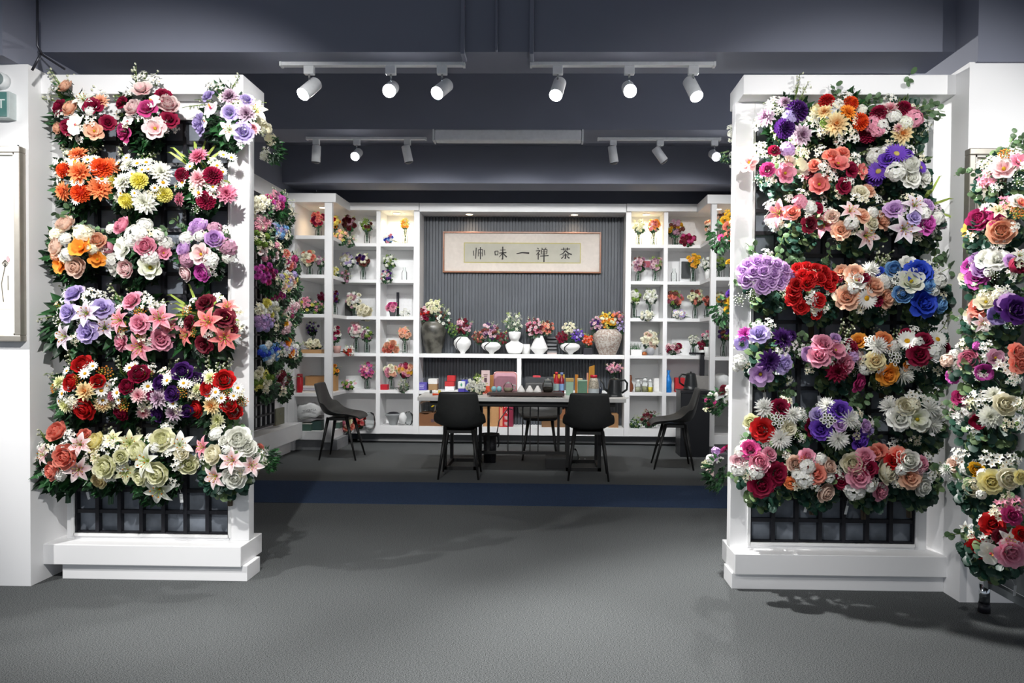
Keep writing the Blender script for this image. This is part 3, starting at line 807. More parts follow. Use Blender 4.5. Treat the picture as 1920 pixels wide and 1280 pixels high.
def face_quat(d, r, spin=None):
    return Vector(d).to_track_quat('Z', 'Y') @ Quaternion((0, 0, 1), r.uniform(0, 2 * pi) if spin is None else spin)

BQ = [0]
def bouquet(label, cx, cy, blooms, Yw=3.74, fol='ivy', R=None, fill='', group=None, face=(0, -1), dep=(.12, .19), tagged=None, style='bud', stem=True, fdep=None, yof=None, auto=5, side=False):
    """an artificial bouquet hung on a lattice; blooms are read off the photograph as 'kind colour x y size'"""
    BQ[0] += 1; r = random.Random(BQ[0] * 13 + 5)
    L = [b.split() for b in blooms.split(',') if b.strip()]
    L = [(k, c, float(x), float(y), float(s)) for k, c, x, y, s in L]
    if R is None:
        R = max(34, .5 * max(max(b[2] for b in L) - min(b[2] for b in L), max(b[3] for b in L) - min(b[3] for b in L)))
    Yn = Yw - dep[0] - dep[1]
    c = at(cx, cy + 4, Yw - .05)
    t = empty('bouquet', (c.x, Yw, c.z), label, 'bouquet', group)
    ang = atan2(face[0], -face[1])
    ux = Vector((cos(ang), sin(ang), 0)); fw = Vector((sin(ang), -cos(ang), 0))
    Rm = R * Yn / F_PX * 1.08
    S = (Rm * .98, fdep or max(.31, Rm * .62), Rm * 1.0)
    fq = Quaternion((0, 0, 1), ang)
    put('foliage', foliage(fol, r.randint(0, 3), 110 if side else 150, not side), t, (0, 0, -.01), fq, S)
    if not side: put('sprig', sprigs(r.randint(0, 4), style), t, (0, 0, .02), fq, S)
    if stem:
        h = r.uniform(.16, .21)
        m = MB()
        for k in range(5):
            a = 2 * pi * k / 5; m.tube([fw * .02 + Vector((cos(a) * .008, sin(a) * .008 - .02, -h - Rm * .35)), Vector((cos(a) * .012, -.02 + sin(a) * .01, -.06)), fw * .05 + Vector((cos(a) * .03, 0, .0))], .006, 5)
        m.build('stem', M_STEM if fol == 'ivy' else M_STEMB, t)
    for k in (fill.split() if fill else []):
        kind, colr = k.split(':')
        for q in range(3):
            a = r.uniform(0, 2 * pi); rr = r.uniform(.55, 1.0) * R
            L.append((kind, colr, cx + cos(a) * rr, cy + sin(a) * rr * .85, r.uniform(16, 24)))
    for q in range(auto):
        a = r.uniform(0, 2 * pi); rr = r.uniform(.5, 1.05) * R
        L.append(('star', 'wht' if q % 3 else 'crm', cx + cos(a) * rr, cy + sin(a) * rr * .8, r.uniform(20, 28)))
    for kind, colr, x, y, s in L:
        nx, ny = (x - cx) / R, (y - cy) / R
        q2 = min(1.0, nx * nx + ny * ny)
        if yof: Yb = yof(x, y)
        else: Yb = Yw - dep[0] - dep[1] * sqrt(1 - q2 * .8) + (.02 if kind in ('star', 'gyp', 'berry') else 0)
        p = at(x, y, Yb)
        d = fw * 1.0 + ux * nx * .75 + Vector((0, 0, -ny * .55 + .22)) + Vector((r.uniform(-.15, .15), 0, r.uniform(-.12, .12)))
        rad = s * Yb / F_PX / 2 * 1.12
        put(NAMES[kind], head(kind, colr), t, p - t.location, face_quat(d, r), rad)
    if tagged:
        for tx_, ty_ in tagged:
            p = at(tx_, ty_, Yw - .09) - t.location
            m = MB().box(-.008, .008, -.0006, .0006, -.024, .024); o = m.build('price_tag', M_TAG, t, loc=p); o.rotation_euler = (.1, .25 * r.uniform(-1, 1), r.uniform(-.6, .6))
            MB().tube([p + Vector((0, 0, .022)), Vector((p.x * .7, -.05, p.z + .09))], .0008, 3).build('tag_string', M_TAG, t)
    return t

GL = 'bouquets on the left partition'; GR = 'bouquets on the right partition'
PX = 'left partition'
bouquet('peach, crimson and white bouquet with a white orchid, top left of the left partition', 155, 212,
 'peony peach 122 161 28,star wht 106 174 42,rose crim 109 200 28,peony peach 131 202 32,lily wht 156 186 40,rose crim 174 197 30,dahlia peach 189 189 28,rose crim 124 238 26,orchid wht 142 234 38,magn peach 176 245 34,rose crim 202 229 24,peony peach 107 240 22,star wht 168 224 26,star wht 150 262 20,hyd wht 168 208 18', fol='ivy', R=56, style='bud')
bouquet('magenta and blush bouquet with tall white top sprays on the left partition', 275, 212,
 'star wht 290 152 36,star wht 268 142 24,magn pw 266 167 38,rose crim 306 177 26,rose crim 227 191 24,peony pw 249 201 34,rose mag 275 202 32,orchid wht 286 190 30,peony pw 315 194 36,rose crim 317 223 28,rose mag 232 247 34,orchid wht 240 227 26,magn wpnk 290 240 42,star wht 273 220 30,star wht 224 214 24,star wht 236 268 14,star wht 242 176 26,star wht 328 240 18', R=56)
bouquet('lavender rose and white orchid bouquet, top right corner of the left partition', 432, 212,
 'rose lav 389 179 22,dahlia purw 431 181 38,rose lav 462 186 24,orchid wpur 396 203 40,rose lav 430 210 28,dahlia purw 462 213 36,lily crm 480 207 40,rose lav 371 229 30,rose lav 375 240 24,lily wht 430 243 38,rose lav 456 247 32,star wht 452 267 22,star wht 466 262 18,star wht 410 165 28,star crm 444 196 26,orchid wht 384 228 22,dahlia pw 476 240 24,star wht 396 160 24', R=56, style='bud')
bouquet('orange dahlia and red-orange carnation bouquet on the left partition', 155, 330,
 'dahlia orng 146 290 38,daisy wht 140 303 26,daisy wht 164 299 20,daisy wht 176 297 16,pom orr 121 319 28,dahlia orng 149 322 46,pom orr 190 315 34,dahlia orng 206 311 34,daisy wht 191 335 22,daisy wht 139 342 18,daisy wht 152 341 16,dahlia orng 119 359 38,pom orr 151 362 32,dahlia orng 187 352 44,star wht 108 305 22,star yg 128 288 22,star wht 112 340 18', R=54, fill='daisy:wht', style='bud')
bouquet('white daisy bouquet with four yellow pompom blooms on the left partition', 262, 340,
 'daisy wht 237 296 20,daisy wht 222 305 16,dahlia wht 242 308 28,daisy wht 257 306 22,daisy wht 274 304 20,daisy wht 266 318 18,daisy wht 247 326 18,daisy wht 278 317 16,pom yel 261 339 30,pom yel 211 338 22,mum wht 230 341 40,mum wht 302 322 40,daisy wht 306 342 22,daisy wht 262 350 16,pom yel 307 364 28,pom yel 237 377 27,mum wht 271 379 46,daisy wht 252 362 16,daisy wht 226 362 18,daisy wht 290 352 16', R=56, fill='star:wht', style='bud')
bouquet('pink dahlia, daisy and crimson pompom bouquet with grass blades on the left partition', 385, 335,
 'dahlia pink 372 293 40,daisy wht 419 290 18,daisy wht 434 295 20,daisy wht 407 310 20,daisy wht 418 322 16,pom crim 399 329 32,pom crim 342 328 26,dahlia pw 374 335 42,daisy wht 342 341 26,daisy wht 372 361 22,daisy wht 399 350 18,dahlia pink 424 362 40,dahlia pink 337 373 28,pom crim 386 375 32,daisy wht 356 312 20,star wht 392 348 20,daisy wht 330 350 18,gyp wht 368 390 22', R=54, style='grass')
bouquet('peach peony and orange magnolia bouquet on the left partition', 146, 465,
 'peony peon 121 420 38,hyd crm 105 438 28,hyd wht 122 446 24,hyd crm 155 437 36,peony peach 181 450 32,peony peon 105 461 36,magn org2 150 463 42,hyd wht 125 476 26,magn org2 182 486 30,magn org2 112 497 34,peony peon 141 500 38,hyd crm 172 466 20,hyd peach 103 478 20', R=52, fol='ivy', style='euc')
bouquet('white hydrangea and pink peony bouquet on the left partition', 257, 462,
 'ran pink 227 422 36,hyd wht 254 438 40,hyd wht 272 420 28,tulip pink 203 464 28,magn wht 230 467 42,peony pink 272 461 36,hyd wht 312 455 26,magn pink 307 474 26,hyd wht 206 487 30,hyd wht 282 482 30,ran pw 234 504 34,magn wgrn 281 501 42,hyd wht 245 452 26,hyd wht 208 428 20,hyd wht 296 440 22,magn wht 214 505 26', R=58, style='euc')
bouquet('violet peony and lilac bouquet on the left partition', 385, 465,
 'peony lil 371 425 38,hyd mauv 402 427 24,hyd wht 350 445 28,peony lil 402 447 34,peony lil 345 466 34,magn pw 376 476 40,hyd wht 395 487 30,hyd mauv 427 462 32,hyd mauv 349 486 30,peony wpnk 347 512 30,peony fuch 379 511 32,hyd wht 428 482 24,hyd wht 372 442 20,star wht 420 430 20,hyd mauv 432 474 18', R=52, style='euc')
bouquet('lavender rose and white-purple lily bouquet on the left partition', 155, 598,
 'rose lav 137 549 36,star wht 170 552 34,lily wht 112 573 30,rose lav 126 585 32,rose lav 191 576 34,lily wpur 161 587 48,lily wpur 121 631 50,rose lav 162 622 36,lily wpur 196 613 46,gyp wgrn 109 600 28,star wht 190 556 26,star wht 125 548 20,star wht 205 592 22,gyp wht 152 605 20', R=56, fol='lilyleaf', style='bud')
bouquet('pink rose and pink lily bouquet with orange berries, centre of the left partition', 264, 604,
 'rose pink 246 563 34,star wht 280 570 34,star wht 270 553 20,berry gold 262 586 24,lily plil 299 596 50,lily plil 224 600 46,rose pink 261 606 34,lily plil 318 613 40,berry gold 230 614 26,rose pink 226 641 32,lily plil 262 651 52,rose pink 302 637 36,berry gold 262 626 18,star wht 225 580 24,star wht 303 575 22,star wht 262 664 20', R=58, fol='lilyleaf')
bouquet('burgundy rose and coral lily bouquet, right side of the left partition', 392, 602,
 'rose burg 384 567 34,lily clil 426 575 36,rose burg 421 594 34,berry gold 351 582 26,rose burg 354 605 26,lily clil 390 603 52,lily clil 349 628 40,rose burg 382 645 32,lily clil 421 633 50,star wht 407 560 28,berry gold 427 612 26,star wht 362 566 20,berry gold 362 622 22,star wht 392 628 22,rose burg 436 618 18,gyp wht 378 664 16', R=56, fol='lilyleaf', style='grass')
bouquet('red ranunculus and cream dahlia bouquet with yellow berries, outer left of the left partition', 155, 725,
 'ran red 153 681 36,daisy wht 159 700 22,daisy wht 174 686 18,berry gold 196 700 32,ran red 131 717 32,ran red 183 714 26,dahlia cryel 160 733 38,dahlia yg 112 716 28,daisy wht 116 738 22,daisy wht 190 732 24,berry gold 101 728 22,dahlia yg 124 759 34,ran red 157 767 42,dahlia cryel 193 757 34,berry gold 143 712 24,daisy wht 125 695 18,daisy wht 205 742 18,daisy wht 110 752 16', R=54, fill='daisy:wht')
bouquet('crimson ranunculus bouquet with tiny daisies on the left partition', 246, 728,
 'ran crim 260 700 38,daisy wht 243 689 22,daisy wht 252 683 16,ran crim 237 724 30,daisy wht 219 736 24,daisy wht 277 724 22,dahlia pw 260 741 32,berry gold 232 759 28,ran crim 226 773 34,dahlia wpnk 269 773 28,dahlia pink 209 742 22,berry gold 278 700 20,daisy wht 222 750 18,rose mag 284 742 16,daisy wht 272 690 16,star wht 284 690 22', R=48)
bouquet('dark violet ranunculus bouquet with purple-white dahlias on the left partition', 328, 732,
 'ran dvio 341 696 38,ran dvio 368 710 28,ran dvio 298 717 30,daisy wht 313 713 22,daisy wht 344 718 20,ran dvio 322 738 30,dahlia purw 298 746 42,daisy wht 324 756 20,ran dvio 294 776 32,dahlia purw 325 774 34,berry gold 339 735 26,ran dvio 350 771 24,star crm 306 698 22,daisy wht 352 720 18,berry gold 320 700 20,star wht 285 762 20', R=50)
bouquet('red ranunculus and cream dahlia bouquet with a white tag, right side of the left partition', 408, 733,
 'ran red 420 711 38,dahlia yg 394 708 28,ran red 387 727 30,daisy wht 404 735 22,daisy wht 415 746 20,daisy wht 446 727 20,berry gold 422 734 24,dahlia cryel 397 760 38,ran red 368 767 32,ran red 428 758 28,ran red 440 772 28,dahlia yg 408 786 28,dahlia yg 370 729 24,daisy wht 438 742 18,berry gold 455 752 22,dahlia yg 402 802 20,daisy wht 392 742 18', R=52, tagged=[(411, 694)])
bouquet('coral peony and blush lily bouquet, bottom left of the left partition', 125, 852,
 'peony coral 105 808 38,lily wpnk 150 833 42,peony coral 121 856 44,lily wpnk 82 852 40,peony coral 97 883 34,lily wpnk 147 880 46,hyd wht 112 891 22,star wht 130 815 24,star wht 120 836 22,star wht 102 842 24,star wht 78 838 22,peony coral 158 814 22,star wht 68 862 16', R=54, tagged=[(165, 928)])
bouquet('cream-yellow rose and pale lily bouquet, bottom row of the left partition', 205, 856,
 'peony ylw2 178 828 38,star wht 205 838 32,lily yg 243 830 46,lily yg 212 822 34,peony yg 196 875 42,lily yg 236 884 44,peony cryel 186 900 32,star wht 207 892 28,lily crm 178 858 28,peony yg 226 856 26,star wht 222 842 20', R=50, fill='star:wht')
bouquet('ivory peony and white lily bouquet, bottom row of the left partition', 297, 862,
 'peony yg 303 823 44,lily wht 337 833 48,peony yg 258 845 38,lily wgrn 274 864 58,peony yg 353 870 36,peony yg 294 888 44,lily wgrn 298 917 56,peony yg 263 896 32,star wht 315 798 30,hyd wht 290 838 20,star wht 325 905 22,star wht 280 822 22,peony crm 340 850 24,star wht 312 850 20', R=58, tagged=[(340, 934)])
bouquet('white peony and pink-centred lily bouquet, bottom right of the left partition', 430, 856,
 'peony wht 446 822 46,lily plil 380 838 40,peony crm 399 852 38,lily wpnk 435 863 48,lily wpnk 472 872 42,lily wpnk 403 893 46,peony wht 440 895 42,hyd wht 404 812 26,star wht 480 847 28,peony wht 463 838 34,hyd wht 425 842 18,star wht 412 800 28,peony wht 420 826 22', R=58, fol='euc', style='euc')

bouquet('purple pompom and white-purple dahlia bouquet, top left of the right partition', 1478, 228,
 'dahlia purw 1471 192 28,dahlia purw 1436 220 38,pom dvio 1494 208 38,hyd lav 1480 220 28,pom dvio 1471 240 34,dahlia purw 1503 253 42,star wht 1533 241 26,star wht 1450 192 34,star wht 1509 226 20,star wht 1443 205 22,gyp wht 1524 222 22,star wgrn 1460 210 20,gyp wht 1540 252 20', fol='ivy', R=54)
bouquet('cream dahlia and orange-red pompom bouquet, top row of the right partition', 1577, 222,
 'pom red 1550 190 26,pom orr 1595 194 26,dahlia cryel 1546 210 30,dahlia org2 1590 210 32,dahlia cryel 1568 232 46,pom orr 1612 228 30,hyd cryel 1532 205 24,star wht 1585 182 30,star crm 1598 224 26,hyd grn 1548 230 18,star wht 1572 196 22,hyd wgrn 1616 206 22,star crm 1590 245 24', fol='ivy', R=50, style='euc')
bouquet('crimson pompom and rosy hydrangea bouquet, top right of the right partition', 1682, 228,
 'pom crim 1648 212 28,dahlia pw 1669 204 32,pom crim 1693 203 26,hyd wht 1678 216 26,hyd pink 1712 220 38,hyd pink 1638 230 36,pom crim 1627 251 30,hyd wgrn 1698 230 28,dahlia cryel 1692 250 42,hyd wht 1654 232 20,hyd pink 1646 244 24,star wht 1735 233 24,dahlia pw 1684 240 20,star wht 1668 184 24', fol='euc', R=56, style='euc')
bouquet('blush magnolia bouquet with a pink rosebud, second row left of the right partition', 1462, 312,
 'hyd lil 1476 280 30,star crm 1488 292 32,star wht 1424 277 30,magn pw 1404 304 38,rose mag 1439 317 24,magn pink 1473 324 38,tulip crm 1497 312 34,rose crim 1452 281 20,star crm 1506 286 28,magn peon 1480 302 24,star crm 1456 300 24,star wht 1430 290 22,tulip pw 1508 320 22,gyp wht 1425 335 26', fol='euc', R=54, style='bud')
bouquet('coral magnolia bouquet with red roses, second row middle of the right partition', 1570, 320,
 'rose coral 1560 291 28,rose coral 1580 285 24,magn clil 1572 306 38,rose coral 1527 309 22,rose crim 1597 316 28,magn clil 1616 321 30,magn clil 1536 345 38,rose crim 1583 348 26,star wht 1556 329 30,star wht 1539 283 26,star wht 1604 302 20,star wht 1546 314 24,rose burg 1514 325 20,star crm 1590 300 20', fol='euc', R=54)
bouquet('violet gerbera and white hydrangea bouquet, second row right of the right partition', 1690, 312,
 'gerb vio 1681 288 40,hyd wht 1641 292 34,rose vio 1664 298 26,gerb vio 1647 321 38,hyd wht 1681 320 36,peony wht 1706 306 36,rose wht 1710 333 32,rose wht 1734 332 30,gerb vio 1727 314 24,rose vio 1640 333 26,star wht 1706 282 26,rose vio 1702 287 18,hyd wht 1662 280 22', fol='euc', R=56, style='bud')
bouquet('pink lily bouquet with a burgundy rose, third row left of the right partition', 1492, 402,
 'lily plil 1460 400 50,rose coral 1485 398 26,hyd pink 1500 377 28,hyd wht 1518 387 28,rose burg 1518 420 30,rose crim 1535 389 20,star wht 1542 374 26,star wht 1504 364 26,star wht 1478 372 20,star wht 1514 402 22,gyp wht 1512 430 20,star wht 1446 415 20', fol='euc', R=52, tagged=[(1436, 412)])
bouquet('pink and white lily bouquet with peach rosebuds, third row middle of the right partition', 1602, 405,
 'lily plil 1545 420 48,lily wpnk 1594 395 38,rose peach 1618 403 26,rose peach 1656 413 32,rose peach 1577 431 30,hyd wht 1597 416 28,lily wpnk 1625 442 50,rose crm 1636 419 26,rose crm 1614 359 28,rose peach 1628 356 26,hyd wht 1638 398 22,star wht 1605 372 26,gyp wht 1572 448 20,rose peon 1560 405 22,star wht 1660 390 20', fol='euc', R=58)
bouquet('lilac rose and white-purple lily bouquet, third row right of the right partition', 1712, 405,
 'rose lil 1677 391 32,lily wpur 1715 384 42,lily wpur 1696 429 52,rose fuch 1739 419 34,rose lil 1742 384 22,rose lav 1715 407 24,hyd wht 1758 408 28,hyd wht 1733 398 26,star purw 1765 420 26,star wht 1748 434 24,star wht 1690 400 22,star purw 1756 394 24', fol='euc', R=52, style='grass')
bouquet('dome of lilac roses, fourth row left end of the right partition', 1438, 518,
 'rose lil 1394 506 27,rose lil 1404 495 26,rose lil 1420 490 27,rose lil 1438 492 27,rose lil 1456 495 27,rose lil 1472 503 26,rose lil 1400 524 28,rose lil 1414 510 27,rose lil 1432 508 27,rose lil 1450 512 27,rose lil 1470 520 27,rose lil 1430 534 30,rose lil 1446 528 27,rose lil 1484 520 26,rose lil 1462 530 24,star wgrn 1416 527 24,star wgrn 1448 520 22,star wgrn 1462 538 22,gyp wht 1386 562 26,gyp wht 1410 552 22,gyp wht 1480 545 24', fol='euc', R=54, style='euc')
bouquet('bouquet of many small red roses, fourth row of the right partition', 1524, 540,
 'rose red 1496 503 22,rose red 1512 500 22,rose red 1530 504 24,rose red 1545 507 22,rose red 1520 520 24,rose red 1538 522 24,rose red 1514 530 24,rose red 1552 532 22,rose red 1562 520 24,rose red 1494 532 24,rose red 1488 545 24,rose red 1488 560 26,rose red 1502 576 24,rose red 1536 563 24,rose red 1532 588 20,rose red 1558 536 20,star wht 1522 560 28,star wht 1528 580 24,star wht 1505 508 22,star wht 1556 548 22,star wht 1546 578 20,rose red 1506 515 22,rose red 1550 518 22', fol='euc', R=54, style='euc')
bouquet('peach rose and white gerbera bouquet, fourth row of the right partition', 1622, 540,
 'rose peach 1577 508 24,rose peach 1603 512 32,spider wht 1630 507 36,hyd wht 1657 528 30,magn wht 1606 526 36,rose peach 1589 556 40,rose peach 1640 535 34,gerb wht 1625 559 38,rose peach 1662 558 34,rose crim 1622 521 20,rose crim 1648 564 18,hyd wht 1600 540 22,gyp wht 1656 582 26,star wht 1618 535 22,rose crim 1572 520 16', fol='euc', R=54, tagged=None)
bouquet('blue rose and white magnolia bouquet, fourth row right end of the right partition', 1722, 536,
 'ran lblu 1677 504 32,rose blue 1724 508 42,magn wgrn 1709 526 46,ran lblu 1740 533 32,ran lblu 1693 550 34,rose blue 1734 568 46,ran lblu 1764 570 34,magn wht 1702 493 30,hyd wht 1763 526 30,star wht 1738 496 28,rose blue 1648 508 16,star wht 1756 508 26,star wht 1690 518 24,hyd wht 1752 545 22', fol='euc', R=58, style='euc')
bouquet('dark purple chrysanthemum and lavender rose bouquet, fifth row left of the right partition', 1434, 655,
 'mum fuch 1397 626 30,rose lav 1423 625 32,tulip lav 1391 645 32,mum dvio 1468 634 44,star wht 1470 652 30,star wht 1488 644 24,mum dvio 1443 676 42,rose lav 1471 682 34,magn lil 1426 702 44,hyd wht 1387 676 26,star wht 1443 608 26,mum dvio 1484 628 24,star wht 1456 662 22,hyd wht 1380 690 16,star wgrn 1478 712 22', fol='euc', R=56, style='euc', tagged=[(1434, 744)])
bouquet('pink rose and burgundy chrysanthemum bouquet, fifth row of the right partition', 1558, 668,
 'rose pink 1544 643 34,tulip lil 1518 665 36,rose pink 1536 666 36,magn pink 1567 656 38,rose crim 1598 650 26,mum crim 1570 697 42,rose pink 1588 682 32,star wht 1551 670 24,rose lil 1567 634 20,orchid wpur 1612 672 32,rose mag 1612 718 32,star wht 1555 676 22,hyd lil 1600 668 24,gyp wht 1604 695 22', fol='euc', R=54, tagged=[(1536, 750)])
bouquet('orange rose and white chrysanthemum bouquet on the right partition', 1656, 668,
 'rose org2 1609 638 28,rose orng 1659 638 32,spider wht 1644 650 40,gyp wht 1681 653 26,rose cryel 1642 676 30,ring wht 1675 669 34,rose org2 1666 703 38,spider wht 1692 702 40,rose org2 1701 687 18,hyd wht 1622 693 22,ring wht 1632 640 26,hyd wht 1676 648 24,gyp wht 1652 722 20', fol='euc', R=50)
bouquet('crimson rose and white daisy bouquet, fifth row right end of the right partition', 1736, 655,
 'gerb wht 1701 639 36,rose crim 1699 625 20,rose crim 1733 637 28,gerb wht 1758 636 34,rose crim 1724 664 36,hyd wht 1753 656 34,rose crim 1775 650 18,hyd wht 1722 640 20,rose crm 1772 674 22,star wht 1766 665 24,gyp wht 1730 688 22,star yg 1778 668 24,star wht 1712 618 22', fol='euc', R=52, style='bud')
bouquet('white chrysanthemum and red rose bouquet, sixth row left of the right partition', 1466, 795,
 'spider wht 1434 765 40,rose crim 1464 764 32,ring wht 1458 786 30,spider wht 1485 777 36,peony yg 1408 792 30,rose red 1429 805 38,rose crm 1480 802 28,spider wht 1462 822 44,rose crim 1521 801 28,ring wht 1507 781 20,star wht 1502 771 24,hyd wht 1412 805 20,gyp wht 1496 815 20', fol='euc', R=56, style='euc')
bouquet('violet rose and white chrysanthemum bouquet, sixth row of the right partition', 1578, 795,
 'spider wht 1551 760 34,rose vio 1576 769 36,rose lav 1533 777 26,spider wht 1591 786 40,ring wht 1554 787 30,rose vio 1539 804 34,rose lil 1576 796 22,spider wht 1571 822 42,rose vio 1615 826 36,rose lil 1624 798 22,ring wht 1606 796 20,rose lav 1632 806 20,ring wht 1540 760 20', fol='euc', R=54, style='euc')
bouquet('all-white bouquet of roses and chrysanthemums, sixth row right of the right partition', 1714, 780,
 'spider wht 1669 763 38,peony crm 1698 762 34,star wht 1715 744 38,rose wht 1688 784 38,magn wgrn 1721 786 44,spider wht 1748 796 36,spider wht 1742 766 38,hyd wht 1763 777 28,hyd crm 1712 758 26,star wht 1733 750 26,gyp wht 1668 782 22,star wgrn 1768 760 24', fol='euc', R=54, style='euc')
bouquet('crimson rose and pink peony bouquet, bottom left of the right partition', 1428, 878,
 'rose mag 1407 842 32,hyd wht 1389 846 26,peony pink 1424 867 38,peony lpink 1385 865 30,rose crim 1458 888 38,rose crim 1428 909 42,hyd wht 1385 879 28,hyd wht 1420 884 30,rose pink 1444 850 24,star wht 1404 872 22,hyd wht 1396 832 18,star wht 1410 856 20', fol='euc', R=56, style='euc', tagged=[(1425, 950)])
bouquet('white hydrangea and coral rose bouquet, bottom row of the right partition', 1524, 884,
 'rose pink 1514 855 28,peony peon 1492 869 32,hyd wht 1514 873 30,rose coral 1531 888 34,peony peon 1554 875 32,hyd wht 1511 897 34,peony peon 1548 923 36,rose orng 1482 906 22,hyd wht 1556 894 22,rose coral 1508 862 18,hyd wht 1540 860 22,star wht 1530 912 22,hyd wht 1494 888 22', fol='euc', R=52, style='euc', tagged=[(1511, 952)])
bouquet('blush peony and pink rose bouquet, bottom row of the right partition', 1622, 884,
 'peony crm 1599 869 40,rose pink 1623 855 30,rose pink 1611 893 40,rose crim 1629 877 30,rose crim 1578 902 26,peony crm 1662 884 44,hyd wht 1604 920 38,rose pink 1653 921 32,hyd wht 1632 911 26,rose coral 1640 848 24,star wht 1640 904 22,rose pink 1618 862 20', fol='euc', R=52, style='euc', tagged=[(1587, 956)])
bouquet('peach rose and white peony bouquet, bottom right of the right partition', 1708, 880,
 'rose coral 1647 846 30,rose red 1676 864 28,peony wht 1704 863 40,rose coral 1684 850 26,rose peach 1707 895 36,peony wht 1730 912 36,rose pink 1728 868 26,star wht 1747 890 26,hyd wht 1690 880 22,star wht 1676 832 24,peony lpink 1722 880 22,star wht 1680 905 22', fol='euc', R=54, style='bud', tagged=[(1651, 956)])
# far right rack
def yr(x, y): return 3.12 - max(0, (x - 1790)) / 130 * .42
def rackb(label, cx, cy, blooms, **k):
    return bouquet(label, cx, cy, blooms, Yw=3.35 - (cx - 1790) / 130 * .42, dep=(.1, .12), fol='euc', style=k.pop('style', 'euc'), face=(-.45, -.9), yof=yr, **k)
rackb('pink spray and blush magnolia bouquet, topmost on the right-hand rack', 1885, 325, 'star pink 1852 335 36,magn wpnk 1882 315 46,magn pink 1912 302 34,star crm 1863 306 36,berry pink 1885 288 26,star wgrn 1855 320 26,gyp wht 1910 340 26,hyd pink 1848 342 22,star wht 1905 285 26,star wht 1874 300 24', R=52)
rackb('magenta peony and large peach peony bouquet, second on the right-hand rack', 1872, 418, 'peony mag 1835 410 42,peony peach 1877 433 46,rose mag 1870 410 26,lily crm 1872 394 36,orchid org2 1816 430 28,star pink 1885 380 30,rose wht 1910 376 26,berry gold 1907 398 28,star peach 1895 392 26,gyp wht 1866 446 20,magn coral 1916 380 20', R=56)
rackb('white, violet and crimson rose bouquet, third on the right-hand rack', 1868, 505, 'peony lil 1832 485 28,rose wht 1850 483 34,rose wht 1870 485 34,rose fuch 1817 498 28,peony lil 1842 502 36,rose fuch 1832 519 36,rose crm 1812 520 30,tulip crim 1908 498 40,lily wht 1912 478 30,gyp wht 1862 515 22,gyp wht 1880 545 22,hyd wht 1855 510 18,rose lil 1895 488 22', R=54)
rackb('deep purple, lilac and coral tulip bouquet, fourth on the right-hand rack', 1868, 585, 'magn crm 1848 565 38,rose coral 1834 576 34,rose crm 1820 590 26,tulip pw 1832 597 34,tulip lav 1870 592 44,rose dvio 1905 580 46,lily wpnk 1844 606 34,rose lil 1892 567 32,rose dvio 1884 572 30,hyd crm 1875 553 26,gyp wht 1896 606 22,lily crm 1866 565 26', R=54)
rackb('pink peony and magenta tulip bouquet, fifth on the right-hand rack', 1858, 675, 'peony pink 1816 673 36,tulip fuch 1845 697 38,magn mauv 1867 670 32,star wht 1880 684 36,rose coral 1910 660 32,rose coral 1912 682 32,rose fuch 1785 706 24,hyd peon 1774 676 24,hyd fuch 1832 648 16,hyd wht 1797 688 26,star wht 1852 664 28,star wht 1897 700 26,star wht 1905 712 24,hyd wht 1790 664 20,star yg 1802 690 22', R=62)
rackb('white dahlia and magenta bouquet, sixth on the right-hand rack', 1856, 770, 'peony mag 1805 743 36,peony wpnk 1797 762 30,hyd wht 1808 773 32,tulip crim 1835 790 34,mum wht 1857 781 44,peony crm 1885 758 40,mum wht 1864 740 34,star wht 1912 792 36,star wht 1832 742 30,star wht 1910 760 30,star yg 1822 758 28,star wht 1845 752 26,hyd wht 1790 776 18', R=62)
rackb('white, cream and yellow rose bouquet, seventh on the right-hand rack', 1852, 885, 'rose peon 1790 869 28,peony gold 1830 880 26,rose ylw2 1859 903 38,peony crm 1891 897 38,star wht 1875 873 40,peony crm 1825 914 32,rose ylw2 1914 894 24,star wht 1850 858 32,star wht 1798 852 30,hyd wht 1812 878 26,star wht 1900 862 30,spider wht 1775 880 26,hyd wht 1840 928 18,hyd wht 1845 888 22', R=62)
rackb('red tulip, pink rose and white star lily bouquet, lowest on the right-hand rack', 1868, 1000, 'star pink 1881 950 34,star pink 1906 946 36,rose mag 1898 966 30,rose red 1861 982 36,lily wht 1812 990 24,lily wht 1835 992 26,lily wht 1893 1012 40,rose red 1833 1026 36,orchid wgrn 1857 1037 40,rose pink 1896 1037 46,star wht 1850 1004 30,rose burg 1878 1006 26,rose red 1915 1000 24,star crm 1872 964 26,star wht 1824 1006 24', R=62, tagged=[(1903, 1107)])
# back faces of the partitions
def sideb(label, cx, cy, blooms, Y, R, fol='ivy', face=(1, -.2)):
    sx = 1 if face[0] > 0 else -1
    return bouquet(label, cx - sx * 4, cy, blooms, Yw=3.78, dep=(-.1, -.04), fol=fol, R=R * .7, face=(sx * .6, .8), stem=False, style='bud', fdep=.16, auto=0, side=True, yof=lambda x, y: 3.93)
sideb('cream blossom cluster on the far side of the left partition, near its top', 494, 262, 'hyd crm 500 240 22,hyd crm 508 262 22,hyd wgrn 498 292 22,hyd wht 506 298 18,star wgrn 492 250 24,hyd crm 490 228 22,star wht 496 280 20', 4.05, 30)
sideb('coral and white blossom cluster on the far side of the left partition, near its foot', 488, 855, 'dahlia coral 488 838 20,star wht 494 850 26,hyd wht 486 862 24,star wgrn 498 868 20,hyd wht 482 845 20,lily wpnk 480 880 28', 3.98, 30)
sideb('pale blossom spray on the far side of the right partition, beside the dazzling lamp', 1378, 275, 'star wht 1372 240 20,hyd wht 1370 250 14,star wgrn 1376 262 20,hyd wht 1376 292 18,star wht 1377 312 20', 3.95, 16, 'euc', (-1, -.2))
